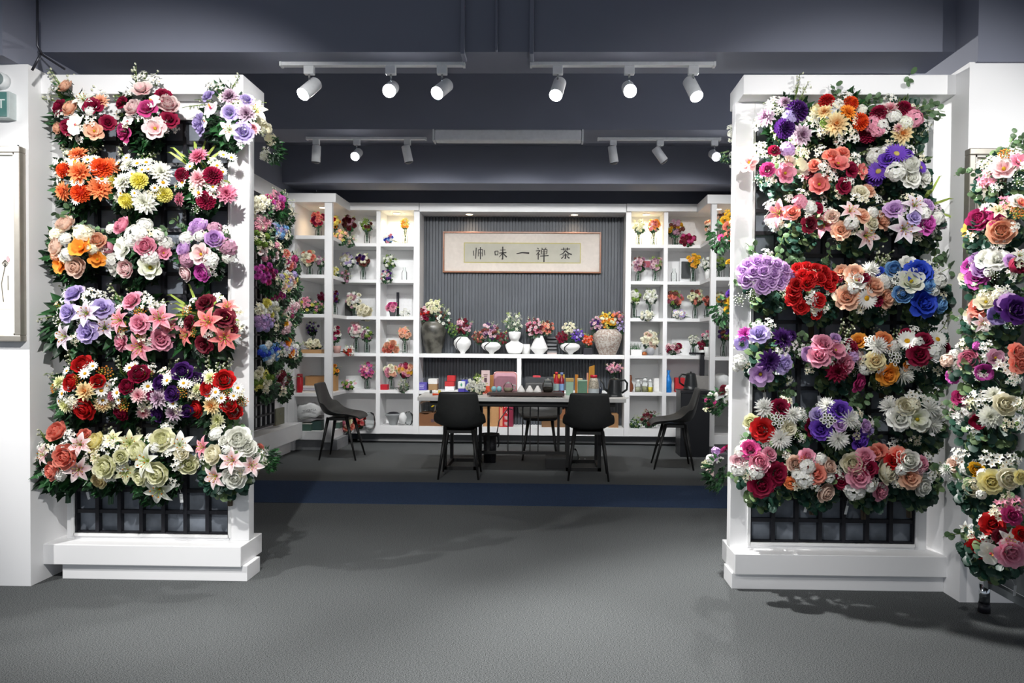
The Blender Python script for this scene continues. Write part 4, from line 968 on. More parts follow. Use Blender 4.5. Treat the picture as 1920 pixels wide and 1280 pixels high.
sideb('yellow and coral bouquet with trailing leaves on the far side of the right partition', 1366, 430, 'rose gold 1358 412 14,rose coral 1362 424 16,rose gold 1368 405 14,rose coral 1364 440 14,hyd yel 1372 418 14,star gold 1364 398 14,rose mag 1352 446 12,star wht 1366 460 14,rose coral 1370 448 14', 4.1, 36, 'oval', (-1, -.3))
sideb('yellow and violet bouquet on the far side of the right partition', 1370, 572, 'rose gold 1366 573 14,rose gold 1370 560 12,rose gold 1362 582 12,rose vio 1370 548 18,rose gold 1374 588 12,rose gold 1368 490 14,star wht 1372 530 14', 4.1, 34, 'oval', (-1, -.3))
sideb('burgundy and white bouquet on the far side of the right partition, at chair height', 1358, 745, 'rose mag 1334 757 16,rose wht 1336 742 16,rose burg 1354 733 14,hyd wht 1366 728 16,rose mag 1328 750 12,star yg 1326 766 16,hyd wht 1364 740 12,rose burg 1356 726 12,star wht 1362 752 12', 4.0, 32, 'ivy', (-1, -.4))
sideb('lilac and white bouquet on the far side of the right partition, near the floor', 1356, 880, 'hyd lil 1342 845 18,hyd wht 1332 860 18,rose mag 1358 842 16,hyd pw 1330 886 16,star yg 1322 872 18,hyd wht 1330 868 14,rose crim 1364 838 14,hyd lil 1340 858 14,star wht 1350 862 16', 4.0, 44, 'ivy', (-1, -.4))
# alcove left wall
def al(label, cx, cy, R, spec, Y, n=16, fol='ivy', s=12):
    n = int(n * 1.3)
    r = random.Random(int(cx * 7 + cy)); ks = spec.split()
    bl = []
    for i in range(n):
        a = 2.39996 * i; rr = R * sqrt((i + .3) / n) * .95
        k, c_ = ks[i % len(ks)].split(':')
        bl.append('%s %s %.1f %.1f %.1f' % (k, c_, cx + cos(a) * rr * .8, cy - R * .1 + sin(a) * rr * .75, s * r.uniform(.85, 1.2)))
    t = bouquet(label, cx, cy, ','.join(bl), Yw=Y + .02, dep=(.0, .0), fol=fol, R=R, face=(.85, -.5), stem=False, style='bud', fdep=.12, auto=1, yof=lambda x, y: Y + (x - cx) / 80 * .7 - .16)
    MB().tube([(0, 0, 0), (-3.085 - t.location.x, .06, -.05)], .006, 5).build('stem', M_STEM, t)
    return t
for a in (
 ('cream hydrangea bouquet, highest on the alcove wall lattice', 488, 384, 20, 'hyd:crm hyd:crm star:wht', 6.7, 12),
 ('magenta and dusty pink bouquet, high on the alcove wall beside the corner post', 516, 378, 24, 'rose:mag hyd:fuch rose:mauv star:pink', 7.3, 14),
 ('coral-tinged leafy bouquet at the corner post of the alcove', 532, 398, 17, 'star:crm hyd:mauv star:yg', 7.6, 9),
 ('pale pink spike blossom bouquet on the alcove wall', 492, 418, 20, 'star:pink hyd:lpink hyd:pink', 6.8, 12),
 ('light blue blossom bouquet on the alcove wall', 524, 432, 20, 'hyd:lav magn:lblu star:wht hyd:lblu', 7.5, 12),
 ('large-leaved greenery on the alcove wall with pink tips', 490, 452, 24, 'star:yg hyd:grn', 6.7, 7),
 ('white-pink orchid bouquet on the alcove wall', 506, 474, 24, 'magn:wpnk orchid:wpnk hyd:pink orchid:wpur', 6.9, 15),
 ('raspberry and white blossom bouquet at the corner post of the alcove', 540, 490, 22, 'rose:pink hyd:mag star:wht rose:coral', 7.5, 14),
 ('big purple chrysanthemum bouquet on the alcove wall', 498, 515, 27, 'mum:fuch mum:fuch mum:mag', 6.8, 11),
 ('pastel mixed bouquet with yellow tips on the alcove wall', 540, 528, 24, 'hyd:lav star:yel rose:peach hyd:wht star:crm magn:pw', 7.5, 16),
 ('plum coloured trailing bouquet on the alcove wall', 520, 552, 18, 'mum:fuch pom:mag', 7.1, 8),
 ('white blossom bouquet on the alcove wall with yellow-green flowers', 504, 585, 27, 'rose:wht hyd:yg hyd:wht rose:yel', 6.9, 15),
 ('pink-sprayed bouquet at the corner post of the alcove, mid height', 542, 578, 22, 'star:pink hyd:lpink star:wht star:mag', 7.5, 12),
 ('lilac aster bouquet on the alcove wall', 496, 606, 22, 'hyd:lil star:lil hyd:lav', 6.8, 12),
 ('orange and pink blossom bouquet on the alcove wall', 528, 612, 22, 'rose:gold hyd:lpink rose:org2 hyd:lpink star:wht', 7.3, 14),
 ('blue delphinium bouquet on the alcove wall', 506, 662, 26, 'hyd:lblu hyd:blue star:lblu hyd:wht', 6.9, 16),
 ('lavender and white bouquet with an orange bloom at the corner post of the alcove', 542, 655, 22, 'hyd:lav hyd:wht star:wht pom:org2', 7.5, 14),
 ('yellow-green blossom bouquet, lowest on the alcove wall lattice', 492, 714, 27, 'hyd:yg hyd:grn star:yel rose:crm', 6.8, 13),
 ('dark red bead-spray bouquet, low beside the corner post of the alcove', 524, 716, 25, 'star:burg gyp:burg hyd:burg star:mauv', 7.3, 12)):
    al(a[0], a[1], a[2], a[3], a[4], a[5], a[6], s=12.5)
# alcove wall lattice
m = MB()
for i in range(13):
    y = 6.065 + i * .124; m.box(-3.098, -3.068, y - .01, y + .01, .36, 2.85)
for j in range(21):
    z = .37 + j * .1235; m.box(-3.096, -3.070, 6.055, 7.566, z - .01, z + .01)
tag(m.build('wall_lattice', M_BLACK), 'black lattice fixed to the alcove wall behind the flowers', 'lattice')
# rack at the far right
t = empty('flower_rack', (2.2, 2.6, 0), 'grey flower rack on a chrome foot along the right edge', 'rack')
def rp(name, m, mt, bevel=0):
    for p in m.v: p -= Vector(t.location)
    return m.build(name, mt, t, bevel=bevel)
M_RACK = mat('grey_rack_metal', '#6b7174', .4, metal=.3)
rp('bottom_rail', MB().box(2.13, 2.16, 1.9, 3.33, .13, .165), M_RACK)
rp('post', MB().box(2.12, 2.16, 3.31, 3.345, .13, 2.1), M_RACK)
rp('back_panel', MB().box(2.165, 2.18, 1.9, 3.33, .165, 2.1), mat('grey_panel', '#6d7274', .5))
rp('middle_rail', MB().box(2.15, 2.165, 1.9, 3.33, .30, .31), M_BLACK)
rp('foot', MB().lathe([(.024, .04), (.024, .14)], 16, (2.135, 3.36, 0)), M_CHROME)
rp('foot_cap', MB().lathe([(.028, 0), (.026, .045)], 16, (2.135, 3.36, 0)), M_BLACK)

# ================================================================== CHAIRS
def chair_meshes():
    # profile of the shell, seat front to top of back; local +Y is where the sitter looks
    prof = [(.24, .45, .18, .0), (.215, .485, .21, .01), (.11, .487, .235, .03), (-.02, .472, .248, .04), (-.12, .47, .252, .065), (-.19, .49, .25, .09),
            (-.228, .545, .235, .085), (-.247, .615, .215, .06), (-.262, .70, .198, .04), (-.277, .79, .188, .025), (-.283, .835, .178, .018)]
    m = MB(); nu = 10
    for side in (0, 1):
        for (y, z, w, up) in prof:
            k = prof.index((y, z, w, up)); a = prof[max(0, k - 1)]; c = prof[min(len(prof) - 1, k + 1)]
            d = Vector((0, c[0] - a[0], c[1] - a[1])).normalized(); nn = Vector((0, -d.z, d.y)) * -1   # outwards: below seat / behind back
            if nn.z > 0 and k < 3: nn = -nn
            for i in range(nu + 1):
                u = 2 * i / nu - 1
                inner = Vector((0, -nn.y, -nn.z))
                p = Vector((u * w, y, z)) + Vector((0, up * u * u * (.9 if k > 2 else .3), up * abs(u) ** 2.5 * (1.0 if k < 7 else .0)))
                if side: p += nn * (.032 - .02 * abs(u) ** 3)
                m.v.append(p)
    R = len(prof); st = R * (nu + 1)
    for k in range(R - 1):
        for i in range(nu):
            a = k * (nu + 1) + i
            m.face([a, a + 1, a + nu + 2, a + nu + 1], None, True)
            m.face([st + a, st + a + nu + 1, st + a + nu + 2, st + a + 1], None, True)
    for i in range(nu):
        m.face([i, st + i, st + i + 1, i + 1], None, True); a = (R - 1) * (nu + 1) + i; m.face([a, a + 1, st + a + 1, st + a], None, True)
    for k in range(R - 1):
        a = k * (nu + 1); m.face([a, a + nu + 1, st + a + nu + 1, st + a], None, True); a += nu; m.face([a, st + a, st + a + nu + 1, a + nu + 1], None, True)
    shell = m
    legs = []
    for sx in (-1, 1):
        for sy in (-1, 1):
            legs.append(MB().tube([(sx * .13, sy * .10 - .02, .462), (sx * .19, sy * (.20), 0)], [.019, .009], 10).mesh('leg', M_BMETAL))
    fr = MB().box(-.14, .14, -.13, .09, .43, .458).mesh('seat_frame', M_BMETAL)
    pip = MB().tube([(-.175, -.305, .838), (-.09, -.313, .846), (0, -.315, .848), (.09, -.313, .846), (.175, -.305, .838)], .006, 6).mesh('back_piping', M_CHAIR)
    return shell.mesh('seat_shell', M_CHAIR), legs, fr
SH, LEGS, SFR = chair_meshes()
def chair(x, y, rz, label):
    t = empty('dining_chair', (x, y, 0), label, 'chair', 'dark chairs around the tea table', rz)
    o = put('seat_shell', SH, t, (0, 0, 0))
    b = o.modifiers.new('sub', 'SUBSURF'); b.levels = 1; b.render_levels = 2
    for l_ in LEGS: put('leg', l_, t, (0, 0, 0))
    put('seat_frame', SFR, t, (0, 0, 0))
chair(-.86, 6.60, radians(2), 'black shell chair in front of the table, left one with its back turned')
chair(.38, 6.60, radians(-2), 'black shell chair in front of the table, right one with its back turned')
chair(-.10, 7.70, radians(180), 'black shell chair behind the table, facing the opening')
chair(-2.30, 7.55, radians(-90), 'dark shell chair seen side-on, facing right beside the left shelving')
chair(1.30, 7.22, radians(86), 'dark shell chair seen side-on, facing left beside the black cabinet')

# ================================================================== TABLE
t = empty('tea_table', (-.27, 7.1, 0), 'long grey-topped tea table on black metal frames', 'table')
def tp(name, m, mt, bevel=0):
    for p in m.v: p -= Vector(t.location)
    return m.build(name, mt, t, bevel=bevel)
m = MB(); m.prism([(-1.31, 6.75, .712), (-1.36, 7.45, .712), (.80, 7.45, .712), (.76, 6.75, .712)], (0, 0, .038))
tp('tabletop', m, mat('grey_stone_top', '#d3d2cf', .35, var=.06, scale=5), .003)
def rect_tube(x0, x1, y0, y1, z, w=.035):
    return MB().box(x0, x1, y0, y0 + w, z, z + w).box(x0, x1, y1 - w, y1, z, z + w).box(x0, x0 + w, y0, y1, z, z + w).box(x1 - w, x1, y0, y1, z, z + w)
for x0, x1 in ((-1.075, -.73), (.175, .53)):
    m = rect_tube(x0, x1, 6.9, 7.42, 0).merge(rect_tube(x0, x1, 6.9, 7.42, .675))
    for x in (x0, x1 - .035):
        for y in (6.9, 7.385): m.box(x, x + .035, y, y + .035, .03, .68)
    tp('leg_frame', m, M_BMETAL)
tp('apron', MB().box(-1.2, .66, 6.84, 6.88, .66, .712).box(-1.2, .66, 7.3, 7.34, .66, .712), M_BMETAL)
m = MB().box(-.73, .18, 7.18, 7.215, .12, .15).box(-.73, .18, 7.18, 7.215, .62, .66)
tp('stretcher', m, M_BMETAL)
for px in (916, 952.7, 980, 994, 1009, 1047):
    x = at(px, 800, 7.2).x; w = .014 if px in (916, 1047) else .006
    tp('rod', MB().box(x - w, x + w, 7.19, 7.2, .14, .63), M_BMETAL)
TZ = .75
def px_on(px, Y): return at(px, 740, Y).x

def boxthing(name, label, cat, px0, px1, Y, zb, pyt, depth, colr, lid=None, group=None, text=None, rough=.6, **k):
    x0, x1 = at(px0, 740, Y).x, at(px1, 740, Y).x; zt = at((px0 + px1) / 2, pyt, Y).z
    t = empty(name, ((x0 + x1) / 2, Y, zb), label, cat, group); w = (x1 - x0) / 2; h = max(.02, zt - zb)
    hb = h if not lid else h * lid[1]
    MB().box(-w, w, 0, depth, 0, hb).build('body', mat('paint_' + colr.strip('#'), colr, rough), t, bevel=.003)
    if lid: MB().box(-w - .002, w + .002, -.002, depth + .002, hb, h).build('lid', mat('paint_' + lid[0].strip('#'), lid[0], rough), t, bevel=.003)
    return t, w, h
def lines(t, w, z0, z1, n, colr, y=-.003):
    m = MB()
    for i in range(n):
        z = z0 + (z1 - z0) * (i + .5) / n; a = RND.uniform(.5, .95); m.box(-w * a, w * a, y, y + .002, z - .25 * (z1 - z0) / n, z + .1 * (z1 - z0) / n)
    m.build('printed_lines', mat('print_' + colr.strip('#'), colr, .7), t)
S5, S6, SN = TOPS[4], TOPS[5], 1.1502
# boxes on the lower niche shelf (behind the table)
b_, w, h = boxthing('tissue_box', 'purple tissue box at the left end of the lower niche shelf', 'box', 781, 800, 8.62, S5, 717, .12, '#5a4fa8'); lines(b_, w * .7, h * .2, h * .8, 3, '#c9c4e6')
MB().petal(0, 0, 0, .05, .03, 80, 60, pf_round, (.8, .8, .85), (.9, .9, .92)).build('tissue', PETAL, b_, loc=(0, .06, h))
boxthing('carton', 'small kraft carton with a white lid beside the purple tissue box', 'box', 803, 819, 8.63, S5, 710, .12, '#a08058', lid=('#e9e8e4', .55))
b_, w, h = boxthing('red_gift_box', 'white-based red box at the bottom of the red stack behind the left black chair', 'box', 834, 851, 8.65, S5, 715, .12, '#e4e0e4', lid=('#c23034', .45), group='stacked red boxes')
b_, w, h = boxthing('red_gift_box', 'bright red box on top of the red stack behind the left black chair', 'box', 838, 853, 8.66, at(845, 715, 8.65).z + .002, 704, .1, '#c0282c', group='stacked red boxes')
b_, w, h = boxthing('medicine_box', 'white and purple box with a green leaf mark behind the left black chair', 'box', 859, 871, 7.3, TZ, 715, .06, '#453aa2', lid=('#e6e9ea', .4))
MB().poly([(-.012, -.004, h * .7), (0, -.004, h * .55), (.012, -.004, h * .7), (0, -.004, h * .92)]).build('leaf_mark', mat('mark_green', '#3f9a78', .6), b_)
boxthing('blue_box', 'flat blue-violet box behind the white flowers on the table', 'box', 865, 882, 7.35, TZ, 712, .06, '#3b3fa0')
# leaflet stand
p = at(912, 711, 7.4)
t = empty('leaflet_stand', (p.x, 7.3, TZ), 'tall pinkish notice card with an orange foot standing on the table', 'sign')
h = at(912, 694, 7.3).z - TZ
m = MB().box(-.045, .045, 0, .01, .06, h); m.build('card', mat('pale_pink_card', '#e3c9c8', .6), t)
MB().box(-.045, .045, -.002, .012, 0, .08).build('foot_band', mat('orange_red', '#e0553a', .5), t)
lines(t, .03, h * .72, h * .86, 2, '#8a6a6a'); MB().box(-.014, .014, -.003, 0, h * .5, h * .68).build('symbol', mat('dark_print', '#5a4248', .6), t)
boxthing('wooden_board', 'narrow brown wooden board leaning behind the notice card', 'board', 918, 925, 7.36, TZ, 703, .02, '#a8743c')
# pink storage box
p0, p1 = at(926, 730, 7.42), at(969, 730, 7.42); zt = at(947, 697, 7.42).z
t = empty('storage_box', ((p0.x + p1.x) / 2, 7.4, TZ), 'translucent pink rounded storage box on the table', 'box')
w = (p1.x - p0.x) / 2; h = zt - TZ
o = MB().box(-w, w, 0, .03, .01, h).build('back_shell', mat('pink_plastic', '#f2d2da', .3), t, bevel=.012)
m = MB()
for a in range(7):
    pass
m.tube([(-w, -.03, 0), (-w, -.03, h - .03), (-w + .03, -.03, h), (w - .03, -.03, h), (w, -.03, h - .03), (w, -.03, 0)], .006, 8)
m.build('rim', mat('coral_rim', '#d98f86', .4), t)
MB().box(-w, w, -.03, .03, 0, .02).build('base', mat('coral_rim', '#d98f86', .4), t, bevel=.004)
MB().box(-w + .006, w - .006, -.034, -.032, .02, h - .008).build('front_window', glass_mat('pink_clear', (.97, .88, .91), 1.35), t)
# tea tray
t = empty('tea_tray', (-.245, 6.98, TZ), 'long dark brown tea tray in the middle of the table', 'tray')
a, b = at(915, 735, 6.98).x + .245, at(1058, 735, 6.98).x + .245
m = MB(); m.prism([(a, -.12, .012), (a + .05, .22, .012), (b - .03, .22, .012), (b, -.12, .012)], (0, 0, .03)); m.build('tray_body', mat('brown_tray', '#43332f', .4, var=.1), t, bevel=.004)
for x in (a + .06, b - .06): MB().box(x - .02, x + .02, -.1, -.06, 0, .014).build('foot', M_BLACK, t)
tz = TZ + .042
for px, lb_ in ((977, 'left'), (993, 'middle'), (1008, 'right')):
    p = at(px, 735, 6.95)
    t = empty('teacup', (p.x, 6.98, tz), 'white cup turned upside down on the tea tray, %s one of the three' % lb_, 'cup', 'upturned white cups on the tea tray')
    MB().lathe([(.040, 0), (.042, .004), (.031, .03), (.017, .052), (.014, .060), (.011, .062)], 20).build('cup_body', mat('porcelain', '#f0eeea', .2), t)
    MB().lathe([(.012, .062), (.012, .067), (.009, .067), (.009, .062)], 16, closed=False).build('foot_ring', mat('porcelain', '#f0eeea', .2), t)
def glasspot(px, Y, z, r, h, label, liquid=None):
    p = at(px, 735, Y)
    t = empty('glass_teapot', (p.x, Y, z), label, 'teapot')
    MB().lathe([(r * .7, 0), (r, h * .2), (r, h * .7), (r * .7, h * .9), (r * .72, h)], 20, closed=False).build('pot_body', M_GLASS, t)
    MB().lathe([(r * .74, h), (r * .5, h * 1.06), (.01, h * 1.1), (.008, h * 1.2), (.001, h * 1.22)], 16, closed=False).build('lid', mat('smoke_glass', '#8a8c88', .1), t)
    MB().tube([(r * .9, 0, h * .8), (r * 1.5, 0, h * .75), (r * 1.5, 0, h * .35), (r * .95, 0, h * .25)], .006, 6).build('handle', M_GLASS if not liquid else mat('clear_grey', '#b8bab8', .1), t)
    MB().lathe([(r * .65, .005), (r * .92, h * .25), (r * .9, h * .45)], 16).build('tea_leaves' if not liquid else 'tea', mat('dark_tea' if not liquid else 'pale_tea', '#3a342c' if not liquid else '#cfc6a8', .4), t)
glasspot(1027, 7.02, tz, .055, .12, 'clear glass teapot with dark tea leaves, right of the upturned cups')
glasspot(953, 7.05, tz, .05, .085, 'low glass teapot with pale tea, left of the upturned cups', True)
for px, g in ((926, 'pale blue tea pet left of the low glass teapot, at the tray corner'), (936, 'turquoise tea cup on the tray beside the low glass teapot')):
    p = at(px, 735, 7.0); tag(MB().lathe([(.014, 0), (.026, .015), (.026, .04), (.012, .055)], 14).build('small_cup', mat('aqua_glaze', '#8cc0c8', .25), None, loc=(p.x, 7.0, tz)), g, 'cup')
# things on the right part of the table
def bottle(px, label, body, cap, lab, Y=7.15, pyt=697, r=.028):
    p = at(px, 735, Y); h = at(px, pyt, Y).z - TZ
    t = empty('drink_bottle', (p.x, Y, TZ), label, 'bottle')
    MB().lathe([(r, 0), (r, h * .62), (r * .5, h * .82), (r * .45, h * .88)], 16).build('bottle_body', mat('drink_' + body.strip('#'), body, .15), t)
    MB().lathe([(r * .55, h * .88), (r * .55, h)], 12).build('cap', mat('cap_' + cap.strip('#'), cap, .4), t)
    MB().lathe([(r * 1.03, h * .2), (r * 1.03, h * .5)], 16, closed=False).build('bottle_label', mat('label_' + lab.strip('#'), lab, .5), t)
bottle(1043, 'red drink bottle with a red cap and pale label', '#b5202c', '#c8202a', '#a9c6c6')
bottle(1053, 'dark red drink bottle with a light blue label', '#8c2030', '#7d8ec0', '#8fb2e0', Y=7.2, pyt=698)
boxthing('drink_carton', 'yellow-topped drink carton behind the red bottle', 'box', 1038, 1058, 7.3, TZ, 702, .06, '#b23438', lid=('#d8a838', .8))
boxthing('tea_caddy', 'pale green tea box with an ochre lid right of the drink bottles', 'box', 1061, 1075, 7.15, TZ, 709, .08, '#8fae98', lid=('#b89a58', .8))
boxthing('tea_caddy', 'dark and pale green tea box behind the right black chair', 'box', 1084, 1101, 7.1, TZ, 713, .09, '#5a7f68', lid=('#8fae98', .93))
boxthing('cream_box', 'cream box with red print behind the green tea box', 'box', 1082, 1092, 7.25, TZ, 709, .05, '#cdbb98')
boxthing('amber_jar', 'amber glass jar with glints behind the tea boxes', 'jar', 1078, 1084, 7.38, TZ, 702, .04, '#b8782a', rough=.2)
t = empty('envelope', (at(1108, 700, 7.42).x, 7.42, TZ), 'upright orange-yellow paper bag behind the clear plastic jar', 'bag')
h = at(1108, 684, 7.42).z - TZ
m = MB(); m.prism([(-.03, 0, 0), (.035, 0, 0), (.04, 0, h), (-.02, 0, h * .93)], (0, .02, 0)); m.build('paper', mat('ochre_paper', '#b07a22', .6), t)
MB().box(-.045, -.028, -.004, .016, 0, h * .72).build('side_flap', mat('salmon_paper', '#c98a70', .6), t)
p = at(1113, 735, 7.1); h = at(1113, 703, 7.1).z - TZ
t = empty('plastic_jar', (p.x, 7.1, TZ), 'clear plastic jar of nuts with a red screw lid', 'jar')
MB().lathe([(.052, 0), (.054, h * .45), (.048, h * .7), (.034, h * .88)], 20).build('jar_body', mat('jar_fill', '#a8a090', .3, var=.5, scale=70), t)
MB().lathe([(.036, h * .88), (.036, h)], 20).build('lid', mat('red_lid', '#c01c30', .4), t)
MB().lathe([(.055, h * .08), (.056, h * .36)], 20, closed=False).build('jar_label', mat('jar_label', '#b4bcc0', .5), t)
tag(MB().lathe([(.02, 0), (.02, .09)], 12).build('dark_can', mat('navy_can', '#1c2436', .3), None, loc=(px_on(1125, 7.15), 7.15, TZ)), 'small dark can right of the plastic jar', 'can')
# kettle on the table
def kettle(x, Y, z, h, label, spout=-1, gooseneck=True):
    t = empty('kettle', (x, Y, z), label, 'kettle')
    r = h * .38
    MB().lathe([(r * 1.12, 0), (r * 1.12, h * .08), (r, h * .1), (r * .98, h * .3), (r * .72, h * .86), (r * .7, h * .9)], 24).build('kettle_body', mat('kettle_black', '#1a1e20', .35), t)
    MB().lathe([(r * .72, h * .9), (r * .5, h * .96), (r * .14, h * .97), (r * .14, h * 1.03), (.001, h * 1.04)], 20, closed=False).build('lid', mat('kettle_black', '#1a1e20', .35), t)
    s = -spout
    MB().tube([(s * r * .75, 0, h * .85), (s * r * 1.35, 0, h * .88), (s * r * 1.7, 0, h * .72), (s * r * 1.65, 0, h * .4), (s * r * 1.0, 0, h * .22)], .011, 8).build('handle', mat('kettle_black', '#1a1e20', .35), t)
    if gooseneck:
        MB().tube([(-s * r * .9, 0, h * .3), (-s * r * 1.35, 0, h * .42), (-s * r * 1.5, 0, h * .7), (-s * r * 1.9, 0, h * .86)], [.016, .011, .008, .007], 8).build('spout', mat('kettle_black', '#1a1e20', .35), t)
    return t
kettle(px_on(1152, 6.95), 6.95, TZ, .20, 'black gooseneck kettle at the right end of the table')
tag(MB().prism([(0, 0, 0), (.16, -.05, 0), (.2, .04, 0), (.05, .09, .0)], (0, 0, .006)).build('paper_sheet', mat('paper_white', '#e6e4e0', .7), None, loc=(px_on(1142, 6.85), 6.83, TZ)), 'white paper sheet under the kettle at the table end', 'paper')
tag(MB().tube([(0, 0, .012), (.05, .01, .012), (.10, .0, .014)], [.012, .008, .014], 8).build('orange_scoop', mat('orange_red2', '#d8481e', .4), None, loc=(px_on(811, 6.95), 6.95, TZ)), 'orange-red scoop lying on the left end of the table', 'scoop')
for px, cc, lb in ((808, '#3a3c34', 'tiny dark jar'), (815, '#e8e6dc', 'tiny white jar'), (824, '#c8b23a', 'tiny yellow jar')):
    tag(MB().lathe([(.014, 0), (.016, .02), (.010, .035)], 10).build('small_jar', mat('jar_' + cc.strip('#'), cc, .3), None, loc=(px_on(px, 7.25), 7.25, TZ)), lb + ' on the left end of the table', 'jar')
# on top of the rear chair / behind: small heap
tag(MB().box(-.05, .05, 0, .06, 0, .03).build('red_pouch', mat('red_pouch', '#c0303a', .5), None, bevel=.008, loc=(px_on(1005, 8.3), 8.62, S5 + .17)), 'small red pouch lying behind the top of the rear chair', 'pouch')
boxthing('dark_case', 'dark storage case on the lower niche shelf, under the red pouch', 'box', 985, 1040, 8.62, S5, 707, .2, '#3b3d40')

# ================================================================== NICHE VASES
def rest_z(): return SN
YN = 8.74
def vase(name, px, wpx, pyt, prof, m_, label, Y=YN, stripe=False, sy=1.0, zb=SN):
    x = at(px, 650, Y).x; h = at(px, pyt, Y).z - zb; R = wpx * Y / F_PX / 2
    t = empty(name, (x, Y, zb), label, 'vase')
    P = [(r_ * R, z_ * h) for r_, z_ in prof]
    MB().lathe(P, 32, sy=sy).build('vase_body', m_, t)
    if stripe:
        pts = []
        for k in range(13):
            z = .02 + .93 * k / 12
            for i in range(len(prof) - 1):
                if prof[i][1] <= z <= prof[i + 1][1]:
                    u = (z - prof[i][1]) / (prof[i + 1][1] - prof[i][1] + 1e-9); rr = (prof[i][0] * (1 - u) + prof[i + 1][0] * u) * R
            a = -pi / 2 - .75 * sin(pi * (1 - z) * .62) - .1
            pts.append((cos(a) * rr * 1.01, sin(a) * rr * sy * 1.01, z * h))
        MB().tube(pts, R * .055, 6).build('dark_stripe', mat('stripe_black', '#1a1a1a', .5), t)
    return t, x, h, R
M_CER = mat('matt_white_ceramic', '#e4e4e2', .55, var=.02)
M_JAR1 = mat('dark_glazed_clay', '#34332e', .35, scale=9, bump=.4, color2='#605e56')
M_JAR2 = mat('rough_white_clay', '#98857a', .85, scale=40, bump=.6, color2='#bfbab1')
vase('large_jar', 813, 46, 603, [(.62, 0), (.64, .02), (.86, .35), (.98, .65), (1, .8), (.86, .93), (.7, .98), (.72, 1), (.6, 1)], M_JAR1, 'big dark glazed clay jar at the left end of the niche shelf')
tall = [(.28, 0), (.30, .02), (.34, .10), (.75, .32), (1, .58), (.95, .76), (.62, .94), (.40, 1), (.34, 1)]
vase('stripe_vase', 867, 33, 631, tall, M_CER, 'round white vase with a dark curved stripe, next to the big dark jar', stripe=True)
vase('stripe_vase', 921, 38, 641, [(.24, 0), (.26, .03), (.34, .16), (.8, .42), (1, .66), (.9, .86), (.6, .98), (.5, 1)], M_CER, 'squat white vase with a dark stripe, left of the white bust', stripe=True)
vase('stripe_vase', 1069, 38, 643, [(.24, 0), (.26, .03), (.34, .16), (.8, .42), (1, .66), (.9, .86), (.6, .98), (.5, 1)], M_CER, 'squat white vase with a dark stripe, right of the angular vase', stripe=True)
vase('angular_vase', 1011, 33, 629, [(.44, 0), (.46, .01), (1, .3), (1, .33), (.4, .97), (.38, 1), (.3, 1)], M_CER, 'angular white double-cone vase right of the white bust')
vase('large_jar', 1139, 54, 617, [(.55, 0), (.58, .02), (.84, .35), (1, .68), (.98, .8), (.74, .95), (.6, .99), (.62, 1), (.5, 1)], M_JAR2, 'big rough whitish clay jar at the right end of the niche shelf')
vase('small_cup_vase', 986, 18, 645, [(.8, 0), (1, .5), (.9, 1), (.8, 1)], M_CER, 'small white cup tucked behind the white bust', Y=8.84)
tag(MB().box(-.055, .055, 0, .1, 0, .085).build('flower_pot', M_BLACK, None, bevel=.003, loc=(at(1102, 650, 8.72).x, 8.70, SN)), 'small square black pot with orange flowers in the niche', 'pot')
t = empty('box_stack', (at(1035, 650, 8.86).x, 8.84, SN), 'grey grated basket standing behind the angular vase', 'basket')
m = MB()
for k in range(5): m.box(-.06, .06, 0, .06, .02 + k * .045, .045 + k * .045)
m.build('slats', mat('dull_grey', '#6e7072', .6), t); MB().box(-.063, .063, -.005, .065, 0, .022).build('base', mat('pinkish_base', '#b8a8a4', .6), t)
# head shaped bust vase
xb = at(965, 640, YN).x; zt_ = at(965, 621, YN).z - SN
t = empty('bust_vase', (xb, YN, SN), 'white bust-shaped vase with a cut-off face, centre of the niche shelf', 'vase')
m = MB(); n = 28; rows = []
H_ = zt_
for k, (z, rx, ry, yo) in enumerate([(0, .082, .055, .0), (.12, .095, .058, 0), (.34, .124, .062, .0), (.43, .122, .060, .0), (.49, .085, .05, 0), (.54, .055, .045, 0), (.60, .048, .045, -.004), (.64, .054, .062, -.012), (.70, .066, .072, -.012), (.81, .076, .078, -.008), (.92, .081, .080, -.004), (1, .084, .080, 0)]):
    row = []
    for j in range(n):
        a = 2 * pi * j / n; x_, y_ = cos(a) * rx, sin(a) * ry + yo
        f = max(0, -sin(a)) ** 8
        if k >= 7:
            y_ -= f * (.012 if k == 7 else .004 if k == 8 else .014 if k == 10 else .022 if k == 11 else .012)
        row.append(len(m.v)); m.v.append(Vector((x_, y_, z * H_)))
    rows.append(row)
for i in range(len(rows) - 1):
    for j in range(n): m.face([rows[i][j], rows[i][(j + 1) % n], rows[i + 1][(j + 1) % n], rows[i + 1][j]], None, True)
m.face(rows[0][::-1]); m.face(rows[-1])
m.build('bust_body', M_CER, t, subsurf=1)
MB().tube([(-.026, -.082, .80 * H_), (-.009, -.093, .815 * H_), (0, -.092, .808 * H_), (.009, -.093, .815 * H_), (.026, -.082, .80 * H_)], [.002, .007, .006, .007, .002], 6).build('lips', M_CER, t)
MB().tube([(0, -.080, 1.0 * H_), (0, -.100, .93 * H_), (0, -.088, .89 * H_)], [.008, .012, .006], 6).build('nose', M_CER, t)

